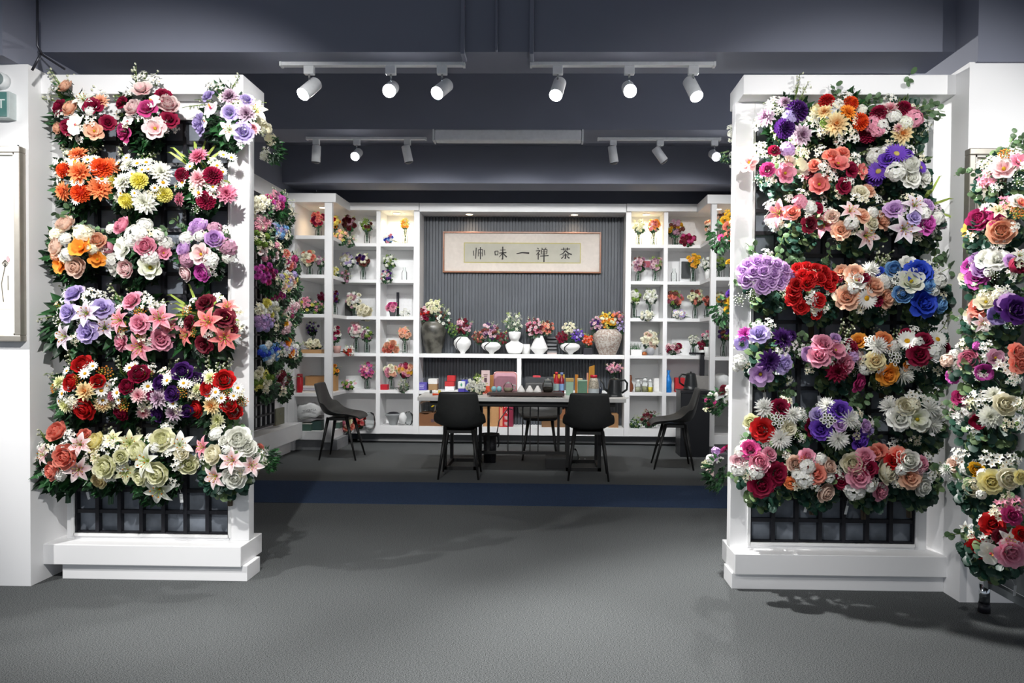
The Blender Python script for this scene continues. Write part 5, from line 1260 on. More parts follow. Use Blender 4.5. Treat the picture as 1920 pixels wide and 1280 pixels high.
# ================================================================== SHELF ARRANGEMENTS
BN = [0]
def heads(t, C, R, spec, n, s, Y, r, fw=Vector((0, -1, 0)), flat=1.0):
    ks = [k.split(':') for k in spec.split()]
    Rm = R * Y / F_PX
    for i in range(n):
        kind, colr = ks[i % len(ks)]
        a = 2.39996 * i + r.uniform(-.3, .3); rr = sqrt((i + .4) / n) * .92
        x, z = cos(a) * rr * Rm, sin(a) * rr * Rm * flat
        d = Vector((x / Rm * .9, -1, z / Rm * .8 + .3))
        y = -Rm * .75 * sqrt(max(0, 1 - rr * rr)) - .01
        put(NAMES[kind], head(kind, colr), t, Vector(C) + Vector((x, y, z)), face_quat(d, r), s * Y / F_PX / 2 * r.uniform(.85, 1.2))
def bunch(label, px, py, R, spec, row, wing=False, vase_l=None, n=9, s=11, fol='oval', Y=None, zb=None, cat='bouquet', pot=None, flat=1.0):
    BN[0] += 1; r = random.Random(BN[0] * 17)
    Y = Y or (8.22 if wing else 8.76)
    zb = TOPS[row - 1] if zb is None else zb
    C = at(px, py, Y); Rm = R * Y / F_PX
    if not vase_l and not pot and C.z < zb + Rm * .8 * flat and zb and cat == 'bouquet':
        C.z = max(C.z, zb + Rm * .35)
    if zb == SN:   # a spray standing in one of the niche vases: rooted at that vase's mouth
        vx, vy = min(((813, 606), (867, 634), (921, 643), (965, 624), (1011, 632), (1069, 645), (1102, 650), (1139, 620)), key=lambda v_: abs(v_[0] - px))
        root = at(vx, vy, YN)
    else: root = Vector((C.x, Y, zb))
    t = empty('flower_bunch', root, label, cat)
    c = Vector((C.x - root.x, Y - root.y, C.z - root.z))
    put('foliage', foliage(fol, r.randint(0, 2), 95), t, c + Vector((0, 0, -.1 * Rm)), Quaternion((0, 0, 1), r.uniform(-.5, .5)), (Rm * .95, Rm * .9, Rm * .9 * flat))
    kn = .62 if zb == SN else .74
    heads(t, c, R, spec, int(n * (2.2 if zb == SN else 1.7)), s * kn, Y, r, flat=flat)
    put('sprig', sprigs(r.randint(0, 4), r.choice(['bud', 'leafy'])), t, c, Quaternion((0, 0, 1), r.uniform(-.6, .6)), (Rm * .95, Rm * .8, Rm * .9 * flat))
    if zb == SN:
        m = MB()
        for k in range(6):
            a = 2 * pi * k / 6; m.tube([(cos(a) * .012, sin(a) * .012, -.03), c * .4 + Vector((cos(a) * .012, sin(a) * .012, .02)), c + Vector((cos(a) * Rm * .4, sin(a) * Rm * .4, 0))], .0028, 4)
        m.build('stem', M_STEM, t)
    elif vase_l or pot:
        m = MB()
        for k in range(6):
            a = 2 * pi * k / 6; m.tube([(cos(a + 2) * .016, sin(a + 2) * .016, .01), (cos(a) * .012, sin(a) * .012, c.z * .55), (cos(a) * Rm * .4, sin(a) * Rm * .4, c.z)], .0028, 4)
        m.build('stem', M_STEM, t)
    else:
        m = MB()
        for k in range(4): m.tube([(0, -.02, c.z - .01), ((.10 + .02 * k) * (1 if BN[0] % 2 else -1), .02 + .01 * k, .006 + .004 * k)], .0028, 4)
        m.build('stem', M_STEM, t)
    if vase_l:
        h = max(.07, (C.z - Rm * .55) - zb)
        v = empty('glass_vase', (C.x, Y, zb), vase_l, 'vase')
        R0 = .036
        MB().lathe([(R0 * .9, 0), (R0, .01), (R0 * 1.0, h * .45), (R0 * .45, h * .8), (R0 * .55, h)], 18, closed=False).build('glass_body', M_GLASS, v)
        MB().lathe([(R0 * .88, .001), (R0 * .9, .008)], 18).build('glass_base', mat('thick_glass', '#b5bcbc', .1), v)
    return t
V = lambda s_: 'clear glass vase under the ' + s_
# left shelving
A = bunch
A('coral dahlia bunch in the warm-lit top left corner compartment', 597, 411, 14, 'dahlia:coral rose:crim dahlia:clil', 1, True, V('coral dahlia bunch, top left corner'), 10, 12)
A('red and yellow bunch in the top left compartment behind the post', 627, 417, 13, 'rose:red tulip:org2 hyd:yel', 1, False, V('red and yellow bunch'), 9, 12, Y=8.45)
A('trailing peach and green sprig lying at the top left shelf bend', 640, 444, 14, 'hyd:peach star:yel', 1, True, None, 6, 10, Y=8.42)
A('dark burgundy bunch on the top shelf, left of the green-brown one', 656, 418, 14, 'pom:burg rose:brn star:mauv', 1, False, V('dark burgundy bunch on the top shelf'), 12, 10)
A('greenish brown leafy bunch on the top shelf beside the bright compartment', 688, 421, 12, 'star:grn hyd:grn rose:brn', 1, False, V('greenish brown leafy bunch'), 7, 9)
A('drooping blossoms hanging over the edge below the dark burgundy bunch', 656, 455, 11, 'hyd:peon star:wht', 1, False, None, 6, 9, Y=8.58)
A('small blue and white bunch lying in the bright left compartment', 730, 447, 10, 'rose:blue hyd:wht star:lblu rose:pink', 1, False, None, 9, 9, Y=8.65)
A('thin amber and yellow bunch in the bright left compartment', 760, 419, 9, 'star:gold hyd:org2 star:yel', 1, False, V('thin amber bunch'), 8, 9)
A('cream and white bunch on the second shelf of the left corner unit', 581, 484, 15, 'hyd:crm peony:crm rose:coral', 2, True, V('cream and white bunch, second shelf'), 10, 12)
A('dusky green and white bunch beside the post, second shelf of the left corner unit', 601, 490, 10, 'hyd:mauv star:wht', 2, True, V('dusky green and white bunch'), 6, 10, Y=8.3)
A('pale grey and white bunch on the second shelf, left of the dark one', 652, 488, 14, 'rose:crm hyd:wht star:lav', 2, False, V('pale grey and white bunch'), 9, 12)
A('dark plum bunch on the second shelf beside the upright', 681, 487, 13, 'pom:dvio rose:brn hyd:crm', 2, False, V('dark plum bunch on the second shelf'), 9, 10)
A('yellow-green bunch lying behind the post on the second shelf', 627, 510, 11, 'rose:yel star:yg', 2, True, None, 8, 9, Y=8.4)
A('brown and lilac dry bunch hanging over the second shelf bend', 648, 519, 12, 'hyd:mauv star:brn', 2, False, None, 8, 9, Y=8.56)
A('airy green bunch on the second shelf next to the empty bottle', 732, 489, 14, 'star:grn hyd:wgrn', 2, False, V('airy green bunch'), 7, 9)
A('black-centred white blossoms spilling below the airy green bunch', 727, 518, 13, 'daisy:mauv star:wht hyd:dvio', 2, False, None, 9, 8, Y=8.58)
A('pink and yellow meadow bunch on the third shelf of the left corner unit', 574, 570, 16, 'rose:pink pom:yel hyd:pink', 3, True, None, 9, 9, 'ivy')
A('leafy greenery with pink buds on the third shelf of the left corner unit', 595, 576, 13, 'star:pink hyd:grn', 3, True, None, 6, 9, 'ivy', Y=8.28)
A('raspberry red flower spikes beside the post on the third shelf', 605, 556, 9, 'hyd:crim star:mag', 3, True, V('raspberry red spikes'), 7, 9, Y=8.4)
A('dark purple leafy bunch behind the post on the third shelf', 628, 556, 12, 'hyd:dvio rose:burg', 3, True, V('dark purple leafy bunch'), 8, 9, Y=8.4)
A('white and dark green bunch in the middle of the third left shelf', 664, 562, 16, 'peony:lpink rose:crm hyd:wht', 3, False, V('white and dark green bunch'), 10, 11)
A('cream rose bunch lying on the third left shelf beside the upright', 685, 584, 15, 'rose:crm rose:crm peony:crm', 3, False, None, 7, 16, Y=8.68)
A('magenta blossom in the small dark pot on the third shelf', 736, 575, 10, 'rose:pink rose:mag', 3, False, None, 3, 14, pot=1, Y=8.68)
A('small white blossoms beside the black cylinder vase', 761, 587, 10, 'hyd:wht star:wht', 3, False, None, 7, 10, Y=8.68)
A('dark lavender spikes in the fourth compartment of the left corner unit', 588, 614, 14, 'hyd:dvio star:vio', 4, True, V('dark lavender spikes'), 6, 7, Y=8.45)
A('cream and yellow blossoms in a kraft tray on the fourth left shelf', 590, 644, 18, 'hyd:crm star:yg rose:crm', 4, True, None, 12, 10, zb=1.20, flat=.5)
A('magenta and white bunch over the pink pot at the bend of the fourth shelf', 627, 624, 15, 'rose:crim rose:wht hyd:mag star:wht', 4, True, None, 10, 11, Y=8.35, pot=1)
A('bright red star bloom lying at the bend of the fourth left shelf', 656, 656, 10, 'lily:red star:wht', 4, False, None, 4, 16, Y=8.56)
A('pink and white rose bunch on the fourth left shelf', 668, 618, 15, 'rose:pink rose:wht hyd:pw', 4, False, V('pink and white rose bunch, fourth shelf'), 10, 11)
A('loose green bunch on the fourth left shelf beside the upright', 688, 625, 13, 'star:wgrn rose:mauv hyd:grn', 4, False, V('loose green bunch, fourth shelf'), 8, 9)
A('peach carnations with green leaves on the fourth shelf beside the niche', 733, 650, 14, 'peony:coral peony:peach', 4, False, None, 4, 17, 'ivy', Y=8.68)
A('small peach bunch in a slim vase on the fourth shelf beside the niche', 759, 624, 12, 'daisy:coral rose:peach star:peach', 4, False, V('small peach bunch, fourth shelf'), 9, 10)
A('sunflower bunch behind the post on the fifth left shelf', 627, 691, 12, 'gerb:gold rose:org2', 5, True, None, 5, 11, Y=8.4, pot=1)
A('green and pink sprig lying on the fifth left shelf', 656, 720, 15, 'star:pink hyd:grn', 5, False, None, 6, 9, Y=8.6, flat=.6)
A('pink and purple daisy bunch on the fifth left shelf', 689, 694, 15, 'gerb:pink gerb:mag star:fuch', 5, False, V('pink and purple daisy bunch'), 12, 10)
A('cream and pink rose bunch on the fifth shelf beside the niche', 734, 694, 13, 'rose:crm rose:pink rose:peach', 5, False, V('cream and pink rose bunch, fifth shelf'), 7, 13)
A('pink and golden rose bunch on the fifth shelf beside the niche', 761, 693, 14, 'rose:peach rose:gold rose:pink hyd:crim', 5, False, V('pink and golden rose bunch'), 10, 12)
A('dried baby breath hanging over the fifth shelf beside the niche', 757, 722, 12, 'gyp:lpink gyp:wht', 5, False, None, 8, 10, Y=8.62)
A('cream and coral carnations in the bottom left compartment', 652, 795, 13, 'peony:crm peony:pink rose:coral', 6, False, None, 5, 17, Y=8.5)
A('red carnations in the bottom left compartment, behind the chair leg', 674, 788, 13, 'peony:red pom:clil', 6, False, None, 6, 14, Y=8.62)
# right shelving
A('green foliage bunch in the bright right compartment', 1198, 424, 13, 'hyd:yg star:wht', 1, False, V('green foliage bunch in the bright compartment'), 9, 9)
A('orange-pink bunch in the bright right compartment', 1226, 423, 12, 'rose:coral star:pink rose:org2', 1, False, V('orange-pink bunch in the bright compartment'), 9, 10)
A('bronze bunch with a big yellow bloom on the top right shelf', 1266, 428, 15, 'peony:gold hyd:brn star:mauv hyd:mauv', 1, False, V('bronze bunch with a big yellow bloom'), 9, 12)
A('crimson and burgundy bunch lying on the top right shelf', 1288, 450, 16, 'rose:crim hyd:burg hyd:mag', 1, False, None, 10, 11, Y=8.64, flat=.7)
A('peach blossom bunch left of the post on the top right shelf', 1331, 423, 12, 'rose:peach star:wht rose:coral', 1, True, V('peach blossom bunch'), 8, 10, Y=8.4)
A('leafy dark green bunch in the top right corner compartment', 1351, 408, 12, 'star:peach rose:brn', 1, True, V('leafy dark green bunch, top right corner'), 6, 9)
A('dusty pink rose bunch, left of the pair on the second right shelf', 1197, 495, 14, 'rose:lpink rose:mauv star:brn', 2, False, V('dusty pink rose bunch, left of the pair'), 11, 10)
A('dusty pink rose bunch, right of the pair on the second right shelf', 1229, 494, 13, 'rose:mauv rose:lpink star:grn', 2, False, V('dusty pink rose bunch, right of the pair'), 10, 10)
A('yellow narcissus bunch in front of the black notice board', 1300, 488, 13, 'magn:gold daisy:org2 magn:gold', 2, False, V('yellow narcissus bunch'), 7, 12, Y=8.66)
A('white and green bunch left of the post on the second right shelf', 1325, 494, 13, 'hyd:wht star:wgrn', 2, True, None, 8, 10, Y=8.4, pot=1)
A('dark green twiggy bunch in the second corner compartment on the right', 1348, 492, 13, 'star:grn hyd:grn', 2, True, V('dark green twiggy bunch'), 6, 9)
A('white rose bunch at the left of the third right shelf', 1189, 556, 13, 'rose:wht star:wgrn hyd:grn', 3, False, V('white rose bunch, third shelf'), 8, 13)
A('white and fresh green bunch on the third right shelf', 1219, 555, 14, 'rose:wgrn hyd:wht star:wht', 3, False, V('white and fresh green bunch'), 10, 11)
A('cream blossoms lying on the third right shelf below the white bunches', 1212, 592, 15, 'hyd:crm star:wht rose:wgrn', 3, False, None, 10, 9, Y=8.64, flat=.6)
A('pink carnation bunch on the third right shelf', 1265, 560, 15, 'peony:pink rose:coral hyd:brn star:grn', 3, False, V('pink carnation bunch, third shelf'), 9, 13)
A('mixed yellow-green and dark bunch on the third right shelf', 1304, 556, 15, 'hyd:yg rose:yg hyd:brn star:coral', 3, False, V('mixed yellow-green and dark bunch'), 11, 10)
A('black-eyed white anemones lying on the third right shelf', 1273, 589, 14, 'daisy:wht star:wht daisy:lav', 3, False, None, 10, 10, Y=8.64, flat=.6)
A('brown and coral bunch left of the post on the third right shelf', 1326, 564, 9, 'hyd:brn rose:coral', 3, True, V('brown and coral bunch'), 6, 9, Y=8.4)
A('olive yellow bunch in the third corner compartment on the right', 1350, 560, 13, 'hyd:yg rose:gold star:brn', 3, True, V('olive yellow bunch'), 9, 9)
A('white hydrangea heads in the third corner compartment on the right', 1346, 585, 11, 'hyd:wht rose:wht', 3, True, None, 6, 12, Y=8.12)
A('cream and beige rose bunch on the fourth right shelf', 1218, 637, 17, 'rose:crm hyd:crm rose:peon star:wgrn', 4, False, None, 12, 12, pot=1)
A('rose-red and pink roses lying on the fourth right shelf', 1262, 652, 17, 'rose:crim rose:lpink gyp:wgrn gyp:wht', 4, False, None, 8, 13, Y=8.66, flat=.6)
A('slender white blossom stems in a glass on the fourth right shelf', 1300, 637, 10, 'star:wht star:wgrn', 4, False, V('slender white blossom stems'), 6, 9)
A('burgundy bead flowers over the white pot on the fourth right shelf', 1317, 647, 10, 'hyd:burg hyd:crim', 4, False, None, 7, 10, Y=8.5, pot=1)
A('pink and white bunch left of the post on the fourth right shelf', 1326, 629, 11, 'rose:pink star:wht hyd:wht', 4, True, None, 7, 10, Y=8.4, pot=1)
A('dark purple and green bunch in the fourth corner compartment on the right', 1357, 624, 14, 'hyd:dvio hyd:brn star:grn', 4, True, V('dark purple and green bunch'), 9, 10)
A('dark red foliage bundle in the bottom right compartment', 1216, 782, 20, 'hyd:burg star:brn gyp:burg', 6, False, None, 12, 10, Y=8.68, flat=.75)
A('dark green foliage bundle in the bottom right compartment', 1192, 790, 13, 'star:grn', 6, False, None, 4, 8, 'oval', Y=8.66)
# niche flowers
def N(label, px, py, R, spec, n, s, fol='oval', Y=YN): return bunch(label, px, py, R, spec, 4, False, None, n, s, fol, Y=Y, zb=SN, pot=1)
N('rust red foliage spray in the big dark jar, left side', 796, 588, 14, 'hyd:red star:burg rose:crim rose:lpink', 10, 9)
N('yellow-green rose spray in the big dark jar, top', 814, 574, 15, 'hyd:yg rose:crm rose:yg', 9, 10)
N('dark spray with small white blossoms in the big dark jar, right side', 831, 595, 17, 'star:brn rose:wht gyp:dvio', 9, 9)
N('dark green spray beside the round striped vase', 851, 618, 12, 'star:grn gyp:grn', 6, 8)
N('burgundy beaded flowers in the round striped vase', 870, 611, 16, 'hyd:burg hyd:mauv rose:lpink hyd:burg', 14, 9)
N('rust brown dry flowers in the squat striped vase, left side', 897, 631, 12, 'hyd:brn gyp:coral star:coral', 9, 9)
N('dark flowers with mauve roses in the squat striped vase', 919, 620, 17, 'rose:mauv hyd:brn rose:lpink star:dvio', 11, 10)
N('deep red twigs in the squat striped vase, right side', 942, 632, 13, 'hyd:burg star:crim gyp:lpink', 9, 8)
N('grey-green baby breath in the white bust vase', 964, 603, 18, 'gyp:wgrn gyp:wht star:wgrn', 13, 11)
N('maroon bunch with pink rosebuds in the angular vase', 1003, 613, 19, 'rose:lpink hyd:burg rose:pink star:burg', 14, 9)
N('dark bunch with orange buds right of the angular vase', 1026, 613, 14, 'rose:peach rose:coral hyd:brn', 9, 9)
N('magenta red blossoms in the squat striped vase right of the angular vase', 1053, 632, 12, 'star:crim rose:crim hyd:burg', 10, 9)
N('cream and yellow-green blossoms on top of the right squat vase', 1067, 615, 13, 'star:crm hyd:yg rose:crm', 9, 10)
N('violet blossoms in the right squat vase', 1082, 628, 13, 'star:vio hyd:vio hyd:lav', 9, 9)
N('flat orange flowers in the square black pot', 1102, 637, 11, 'rose:orr hyd:coral', 9, 8, 'oval', 8.75)
N('plum and pink spray in the rough whitish jar, left side', 1118, 607, 14, 'hyd:dvio rose:lpink hyd:mauv', 10, 9)
N('yellow and orange spray in the rough whitish jar', 1139, 600, 17, 'rose:org2 hyd:yg rose:gold star:yel', 13, 10)
N('russet spray in the rough whitish jar, top right', 1158, 594, 12, 'hyd:coral star:burg hyd:mauv', 8, 9)
N('lavender grey spray in the rough whitish jar, right side', 1164, 612, 12, 'gyp:lav star:lav hyd:lav', 8, 9)
bunch('pink beaded blossoms above the kettle in the lower niche', 1151, 689, 17, 'hyd:pink star:lpink hyd:mauv', 5, False, None, 14, 8, Y=8.7, zb=S5, pot=1, flat=.6)
bunch('white and lime flowers on the table behind the left black chair', 893, 722, 19, 'star:wht rose:wht hyd:wgrn star:yg', 5, False, None, 16, 10, Y=7.15, zb=TZ, flat=.9)
bunch('dark teal ribbon flowers behind the notice card', 896, 708, 8, 'hyd:grn star:grn', 5, False, None, 4, 8, Y=8.64, zb=S5, pot=1, cat='flowers')

# ---- other small shelf things
def lathe_thing(name, label, cat, px, Y, zb, R, prof, m_, pyt=None, h=None, extra=None):
    x = at(px, 650, Y).x; h = h or (at(px, pyt, Y).z - zb)
    t = empty(name, (x, Y, zb), label, cat)
    MB().lathe([(a * R, b * h) for a, b in prof], 20, closed=(m_ is not M_GLASS)).build(name + '_body', m_, t)
    return t, h
pot_p = [(.75, 0), (1, 1), (.85, 1)]
jug = [(.8, 0), (1, .06), (1, .6), (.45, .82), (.5, 1)]
lathe_thing('flower_pot', 'small dark grey pot under the magenta blossom', 'pot', 736, 8.68, TOPS[2], .045, pot_p, mat('dark_pot', '#4a4c4e', .6), 581)
lathe_thing('cylinder_vase', 'tall black cylinder vase on the third shelf beside the niche', 'vase', 745.5, 8.76, TOPS[2], .018, [(1, 0), (1, 1), (.8, 1)], M_BLACK, 548)
boxthing('white_board', 'white board leaning in the third shelf compartment beside the niche', 'board', 723, 772, 8.93, TOPS[2], 552, .01, '#e8e8e8')
lathe_thing('glass_bottle', 'empty clear bottle on the second shelf beside the niche', 'bottle', 757.5, 8.72, TOPS[1], .034, jug, M_GLASS, 501)
lathe_thing('flower_pot', 'pink pot at the bend of the fourth left shelf', 'pot', 632, 8.35, TOPS[3], .05, pot_p, mat('pink_pot', '#b89088', .6), 648)
boxthing('kraft_tray', 'low kraft paper tray under the cream blossoms on the fourth left shelf', 'box', 563, 603, 8.08, TOPS[3], 655, .2, '#a98358')
boxthing('black_box', 'small black box on the third left shelf', 'box', 646, 659, 8.8, TOPS[2], 566, .06, '#3a3a3a')
p = at(560, 722, 8.03)
t = empty('thermos', (p.x, 8.07, TOPS[4]), 'red thermos bottle standing on the fifth shelf by the corner post', 'bottle')
h = at(560, 707, 8.05).z - TOPS[4]
MB().lathe([(.034, 0), (.036, .01), (.036, h * .98), (.034, h)], 20).build('bottle_body', mat('thermos_red', '#a81826', .3), t)
MB().lathe([(.028, h), (.032, h + .01), (.032, h + .035), (.026, h + .04)], 20).build('cap', mat('thermos_red2', '#8c1420', .35), t)
boxthing('kraft_box', 'open kraft box on the fifth shelf of the left corner unit', 'box', 572, 614, 8.2, TOPS[4] + .075, 705, .2, '#b08456')
for k, (c_, z0, lb) in enumerate((('#cfc9c0', .0, 'lowest sheaf of paper under the kraft box on the fifth left shelf'), ('#b9b6c0', .026, 'middle sheaf of paper under the kraft box on the fifth left shelf'), ('#d9d6d2', .052, 'topmost sheaf of paper under the kraft box on the fifth left shelf'))):
    x0, x1 = at(568, 700, 8.15).x, at(606, 700, 8.15).x
    tag(MB().box(x0, x1 + .02 * k, 8.06 + .01 * k, 8.35, TOPS[4] + z0, TOPS[4] + z0 + .022).build('paper_pile', mat('sheaf_%d' % k, c_, .8)), lb, 'paper')
boxthing('cardboard_piece', 'kraft cardboard piece behind the post on the fifth left shelf', 'box', 619, 629, 8.35, TOPS[4], 703, .12, '#b98e5c')
boxthing('white_box', 'white box at the back of the fifth left shelf', 'box', 648, 683, 8.85, TOPS[4], 704, .08, '#dcdedd')
boxthing('red_box', 'small flat red box on the fifth shelf beside the niche', 'box', 713, 726, 8.62, TOPS[4], 721, .1, '#c0182c')
# bag with lettering
p = at(579, 769, 8.1)
t = empty('shopping_bag', (p.x, 8.12, p.z), 'crumpled white cloth bag with dark lettering in the lower left compartment', 'bag')
m = MB(); r = random.Random(5); n = 22
for k, (z, w) in enumerate([(-.085, .10), (-.07, .135), (-.02, .155), (.03, .145), (.065, .125), (.08, .07)]):
    for j in range(n):
        a = 2 * pi * j / n; q = 1 + r.uniform(-.06, .06); m.v.append(Vector((cos(a) * w * q, sin(a) * .075 * q, z + .012 * sin(3 * a + k) + cos(a) * .012)))
for k in range(5):
    for j in range(n): m.face([k * n + j, k * n + (j + 1) % n, (k + 1) * n + (j + 1) % n, (k + 1) * n + j], None, True)
m.face(list(range(n))[::-1]); m.face([5 * n + j for j in range(n)])
m.build('bag_cloth', mat('white_cloth', '#e2e3e2', .8, bump=.3), t)
text_obj('TEVERTEA', .036, t, (.03, -.088, .005), (pi / 2, -.1, 0), mat('print_grey', '#5a5c5c', .7))
boxthing('green_box', 'dark green box with a pale lid under the white cloth bag', 'box', 561, 583, 8.05, TOPS[5], 794, .2, '#3f5a50', lid=('#b9b9b2', .9))
boxthing('green_box', 'darker green box right of the pale-lidded green box', 'box', 583, 603, 8.1, TOPS[5], 790, .2, '#2c4542')
boxthing('green_box', 'green box behind the leg of the side-on left chair', 'box', 618, 637, 8.3, TOPS[5], 791, .12, '#435a50', lid=('#b9b9b2', .92))
boxthing('grey_case', 'long grey case beneath the white cloth bag', 'box', 556, 604, 8.2, TOPS[5] + .13, 782, .2, '#6f706e')
def lumpy(name, label, cat, px, py, Y, rx, ry, rz, m_, seed=1, amp=.15):
    p = at(px, py, Y); r = random.Random(seed); m = MB(); n, k_ = 18, 9
    for i in range(k_ + 1):
        th = pi * i / k_
        for j in range(n):
            a = 2 * pi * j / n; q = 1 + amp * (sin(3 * a + i * 1.7 + seed) * .5 + r.uniform(-.4, .4))
            m.v.append(Vector((sin(th) * cos(a) * rx * q, sin(th) * sin(a) * ry * q, -cos(th) * rz * (q if 0 < i < k_ else 1))))
    for i in range(k_):
        for j in range(n): m.face([i * n + j, i * n + (j + 1) % n, (i + 1) * n + (j + 1) % n, (i + 1) * n + j], None, True)
    return tag(m.build(name, m_, None, loc=p), label, cat)
M_PLAST = glass_mat('plastic_film', (.82, .84, .84), 1.3)
lumpy('plastic_bag', 'clear plastic bag slumped on the bottom left shelf beside the red carnations', 'bag', 693, 790, 8.58, .075, .06, .12, M_PLAST, 2)
lumpy('plastic_bag', 'clear plastic bag on the brown carton behind the left black chair', 'bag', 800, 764, 8.68, .13, .08, .09, M_PLAST, 3)
lumpy('plastic_bag', 'crumpled clear bag right of the grey bowl in the bottom compartment', 'bag', 766, 784, 8.72, .06, .05, .09, M_PLAST, 4)
lumpy('white_cloth', 'white folded cloth beside the grey bowl in the bottom compartment', 'cloth', 755, 784, 8.66, .05, .05, .075, mat('white_cloth', '#e2e3e2', .8), 6)
t, h = lathe_thing('grey_bowl', 'grey bowl holding black film in the bottom compartment beside the niche', 'bowl', 738, 8.72, TOPS[5], .10, [(.45, 0), (.5, .1), (.7, .5), (1, .85), (1, 1), (.95, .95), (.6, .5)], mat('grey_bowl_glaze', '#8c8f90', .4), h=.15)
MB().lathe([(.085, .14), (.05, .165), (.001, .17)], 16, closed=False).build('black_film', M_BLACK, t)
b_, w, h = boxthing('brown_carton', 'brown cardboard carton on the bottom board behind the left black chair', 'box', 781, 830, 8.63, .228, 774, .25, '#7c5232')
MB().box(.02, .06, -.003, 0, .05, .09).build('print_mark', mat('dark_print', '#5a4248', .6), b_)
tag(MB().box(-.008, .008, -.01, .01, 0, .13, rot=('Y', .9), org=(0, 0, 0)).build('yellow_tube', mat('yellow_plastic', '#e0c020', .4), None, loc=(at(812, 775, 8.64).x - .02, 8.64, .47)), 'yellow stick poking out above the brown carton', 'stick')
boxthing('kraft_carton', 'tall kraft carton left of the red gift carton under the table', 'box', 906, 921, 8.66, .228, 760, .2, '#b08558', lid=('#8a6640', .85))
boxthing('kraft_carton', 'kraft carton touching the red gift carton, on its left', 'box', 921, 936, 8.66, .228, 756, .2, '#b98d5e')
b_, w, h = boxthing('red_carton', 'tall red gift carton with white characters under the table', 'box', 936, 953, 8.62, .228, 752, .2, '#c01a20')
MB().box(-w + .01, -w + .045, -.004, 0, .01, h - .01).build('peach_band', mat('peach_band', '#eaa888', .6), b_)
MB().ball((-w + .028, -.004, h * .8), .016, 10, 5, None, 1).build('seal', mat('gold_seal', '#d8a050', .5), b_)
m = MB(); sq = [[(0, 1, 1), (1, 1, 1)], [(.5, 1, 1), (.5, .5, 1), (0, 0, 1)], [(.5, .5, 1), (1, 0, 1)], [(.1, .55, 1), (.9, .55, 1)]]
sq2 = [[(0, .9, 1), (.5, .9, 1)], [(.25, 1, 1), (.25, 0, 1)], [(0, .5, 1), (.5, .5, 1)], [(.6, .9, 1), (1, .9, 1), (.95, .1, 1), (.6, .1, 1), (.6, .9, 1)], [(.6, .5, 1), (1, .5, 1)]]
for k, s_ in enumerate((sq, sq, sq2, sq2)): m.merge(stroke_mb([[(a[0], a[1], a[2]) for a in st_] for st_ in (s_[1:] if k == 1 else s_)], .042, .045, .01, h * .75 - k * .075, -.003, .0035))
m.build('white_characters', mat('print_white', '#f0dcdc', .6), b_)
boxthing('maroon_carton', 'maroon carton right of the red gift carton', 'box', 954, 962, 8.64, .228, 754, .2, '#8c2a44')
boxthing('flat_carton', 'wide brown carton on the bottom board behind the rear chair', 'box', 1016, 1062, 8.64, .228, 786, .25, '#7a5a3c')
boxthing('brown_box', 'brown box above the wide brown carton', 'box', 1030, 1062, 8.7, .325, 768, .2, '#8a5a38')
boxthing('kraft_carton', 'crumpled kraft carton at the right end of the niche bottom board', 'box', 1142, 1160, 8.66, .228, 776, .2, '#96704a')
# under the table
p = at(919, 866, 7.4)
t = empty('black_bin', (p.x, 7.38, 0), 'black bag-lined waste bin under the table beside the left black chair', 'bin')
MB().lathe([(.085, 0), (.095, .3), (.088, .3), (.08, .02)], 4).build('bin_body', M_BLACK, t).rotation_euler = (0, 0, pi / 4)
MB().tube([(.08, 0, .3), (.09, 0, .26), (.095, .0, .2), (.085, 0, .16)], .007, 6).build('bag_loop', M_BLACK, t)
MB().lathe([(.10, .285), (.105, .30), (.10, .31)], 12, closed=False).build('bag_rim', M_BLACK, t)
tag(MB().tube([(-.62 + .05, 7.42, .30), (-.56, 7.6, .42), (-.50, 8.2, .50), (-.47, 8.62, .45)], .006, 6).build('power_cable', M_BLACK), 'black cable curving up from the waste bin to the shelf', 'cable')
boxthing('black_step_box', 'flat black box standing on the floor under the table', 'box', 1024, 1064, 7.02, 0, 859, .3, '#1c1c1e', lid=('#3c3d3e', .9))
lumpy('plastic_bag', 'small clear bag on the floor beside the right table frame', 'bag', 1077, 856, 7.35, .045, .05, .09, M_PLAST, 7)
tag(MB().tube([(0, 0, .01), (.03, .03, .025), (.06, -.02, .01), (.09, .02, .03), (.12, 0, .01), (.07, .03, .02), (.02, -.02, .015)], .006, 5).build('cable_coil', mat('white_cable', '#c9cccb', .5), None, loc=(at(1082, 860, 7.4).x, 7.45, 0)), 'white cable coil on the floor inside the right table frame', 'cable')
# right side shelf props
boxthing('white_planter', 'white rectangular planter with grass on the fourth right shelf', 'planter', 1182, 1203, 8.66, TOPS[3], 655, .1, '#e6e6e4')
m = MB(); r = random.Random(9)
for k in range(60):
    x, y = r.uniform(-.07, .07), r.uniform(.0, .08); b = len(m.v); hh_ = r.uniform(.06, .12); c_ = jit(GREEN_M, r, .3)
    m.v += [Vector((x - .003, y, 0)), Vector((x + .003, y, 0)), Vector((x + r.uniform(-.03, .03), y, hh_))]; m.face([b, b + 1, b + 2], c_)
tag(m.build('potted_grass', LEAF, None, loc=(at(1192, 655, 8.66).x, 8.67, at(1192, 655, 8.66).z - .01)), 'short green grass tuft in the white rectangular planter', 'plant')
lathe_thing('round_pot', 'round grey pot under the cream and beige roses', 'pot', 1219, 8.72, TOPS[3], .055, [(.6, 0), (1, .35), (1, .65), (.75, 1), (.6, 1)], mat('grey_pot', '#9a9ca0', .6), 651)
lumpy('copper_ornament', 'small copper ornament left of the round grey pot', 'ornament', 1208, 663, 8.68, .035, .03, .028, mat('copper', '#a8653c', .35, metal=.6), 8)
lathe_thing('flower_pot', 'white pot under the burgundy bead flowers on the fourth right shelf', 'pot', 1317, 8.5, TOPS[3], .05, pot_p, M_CER, 656)
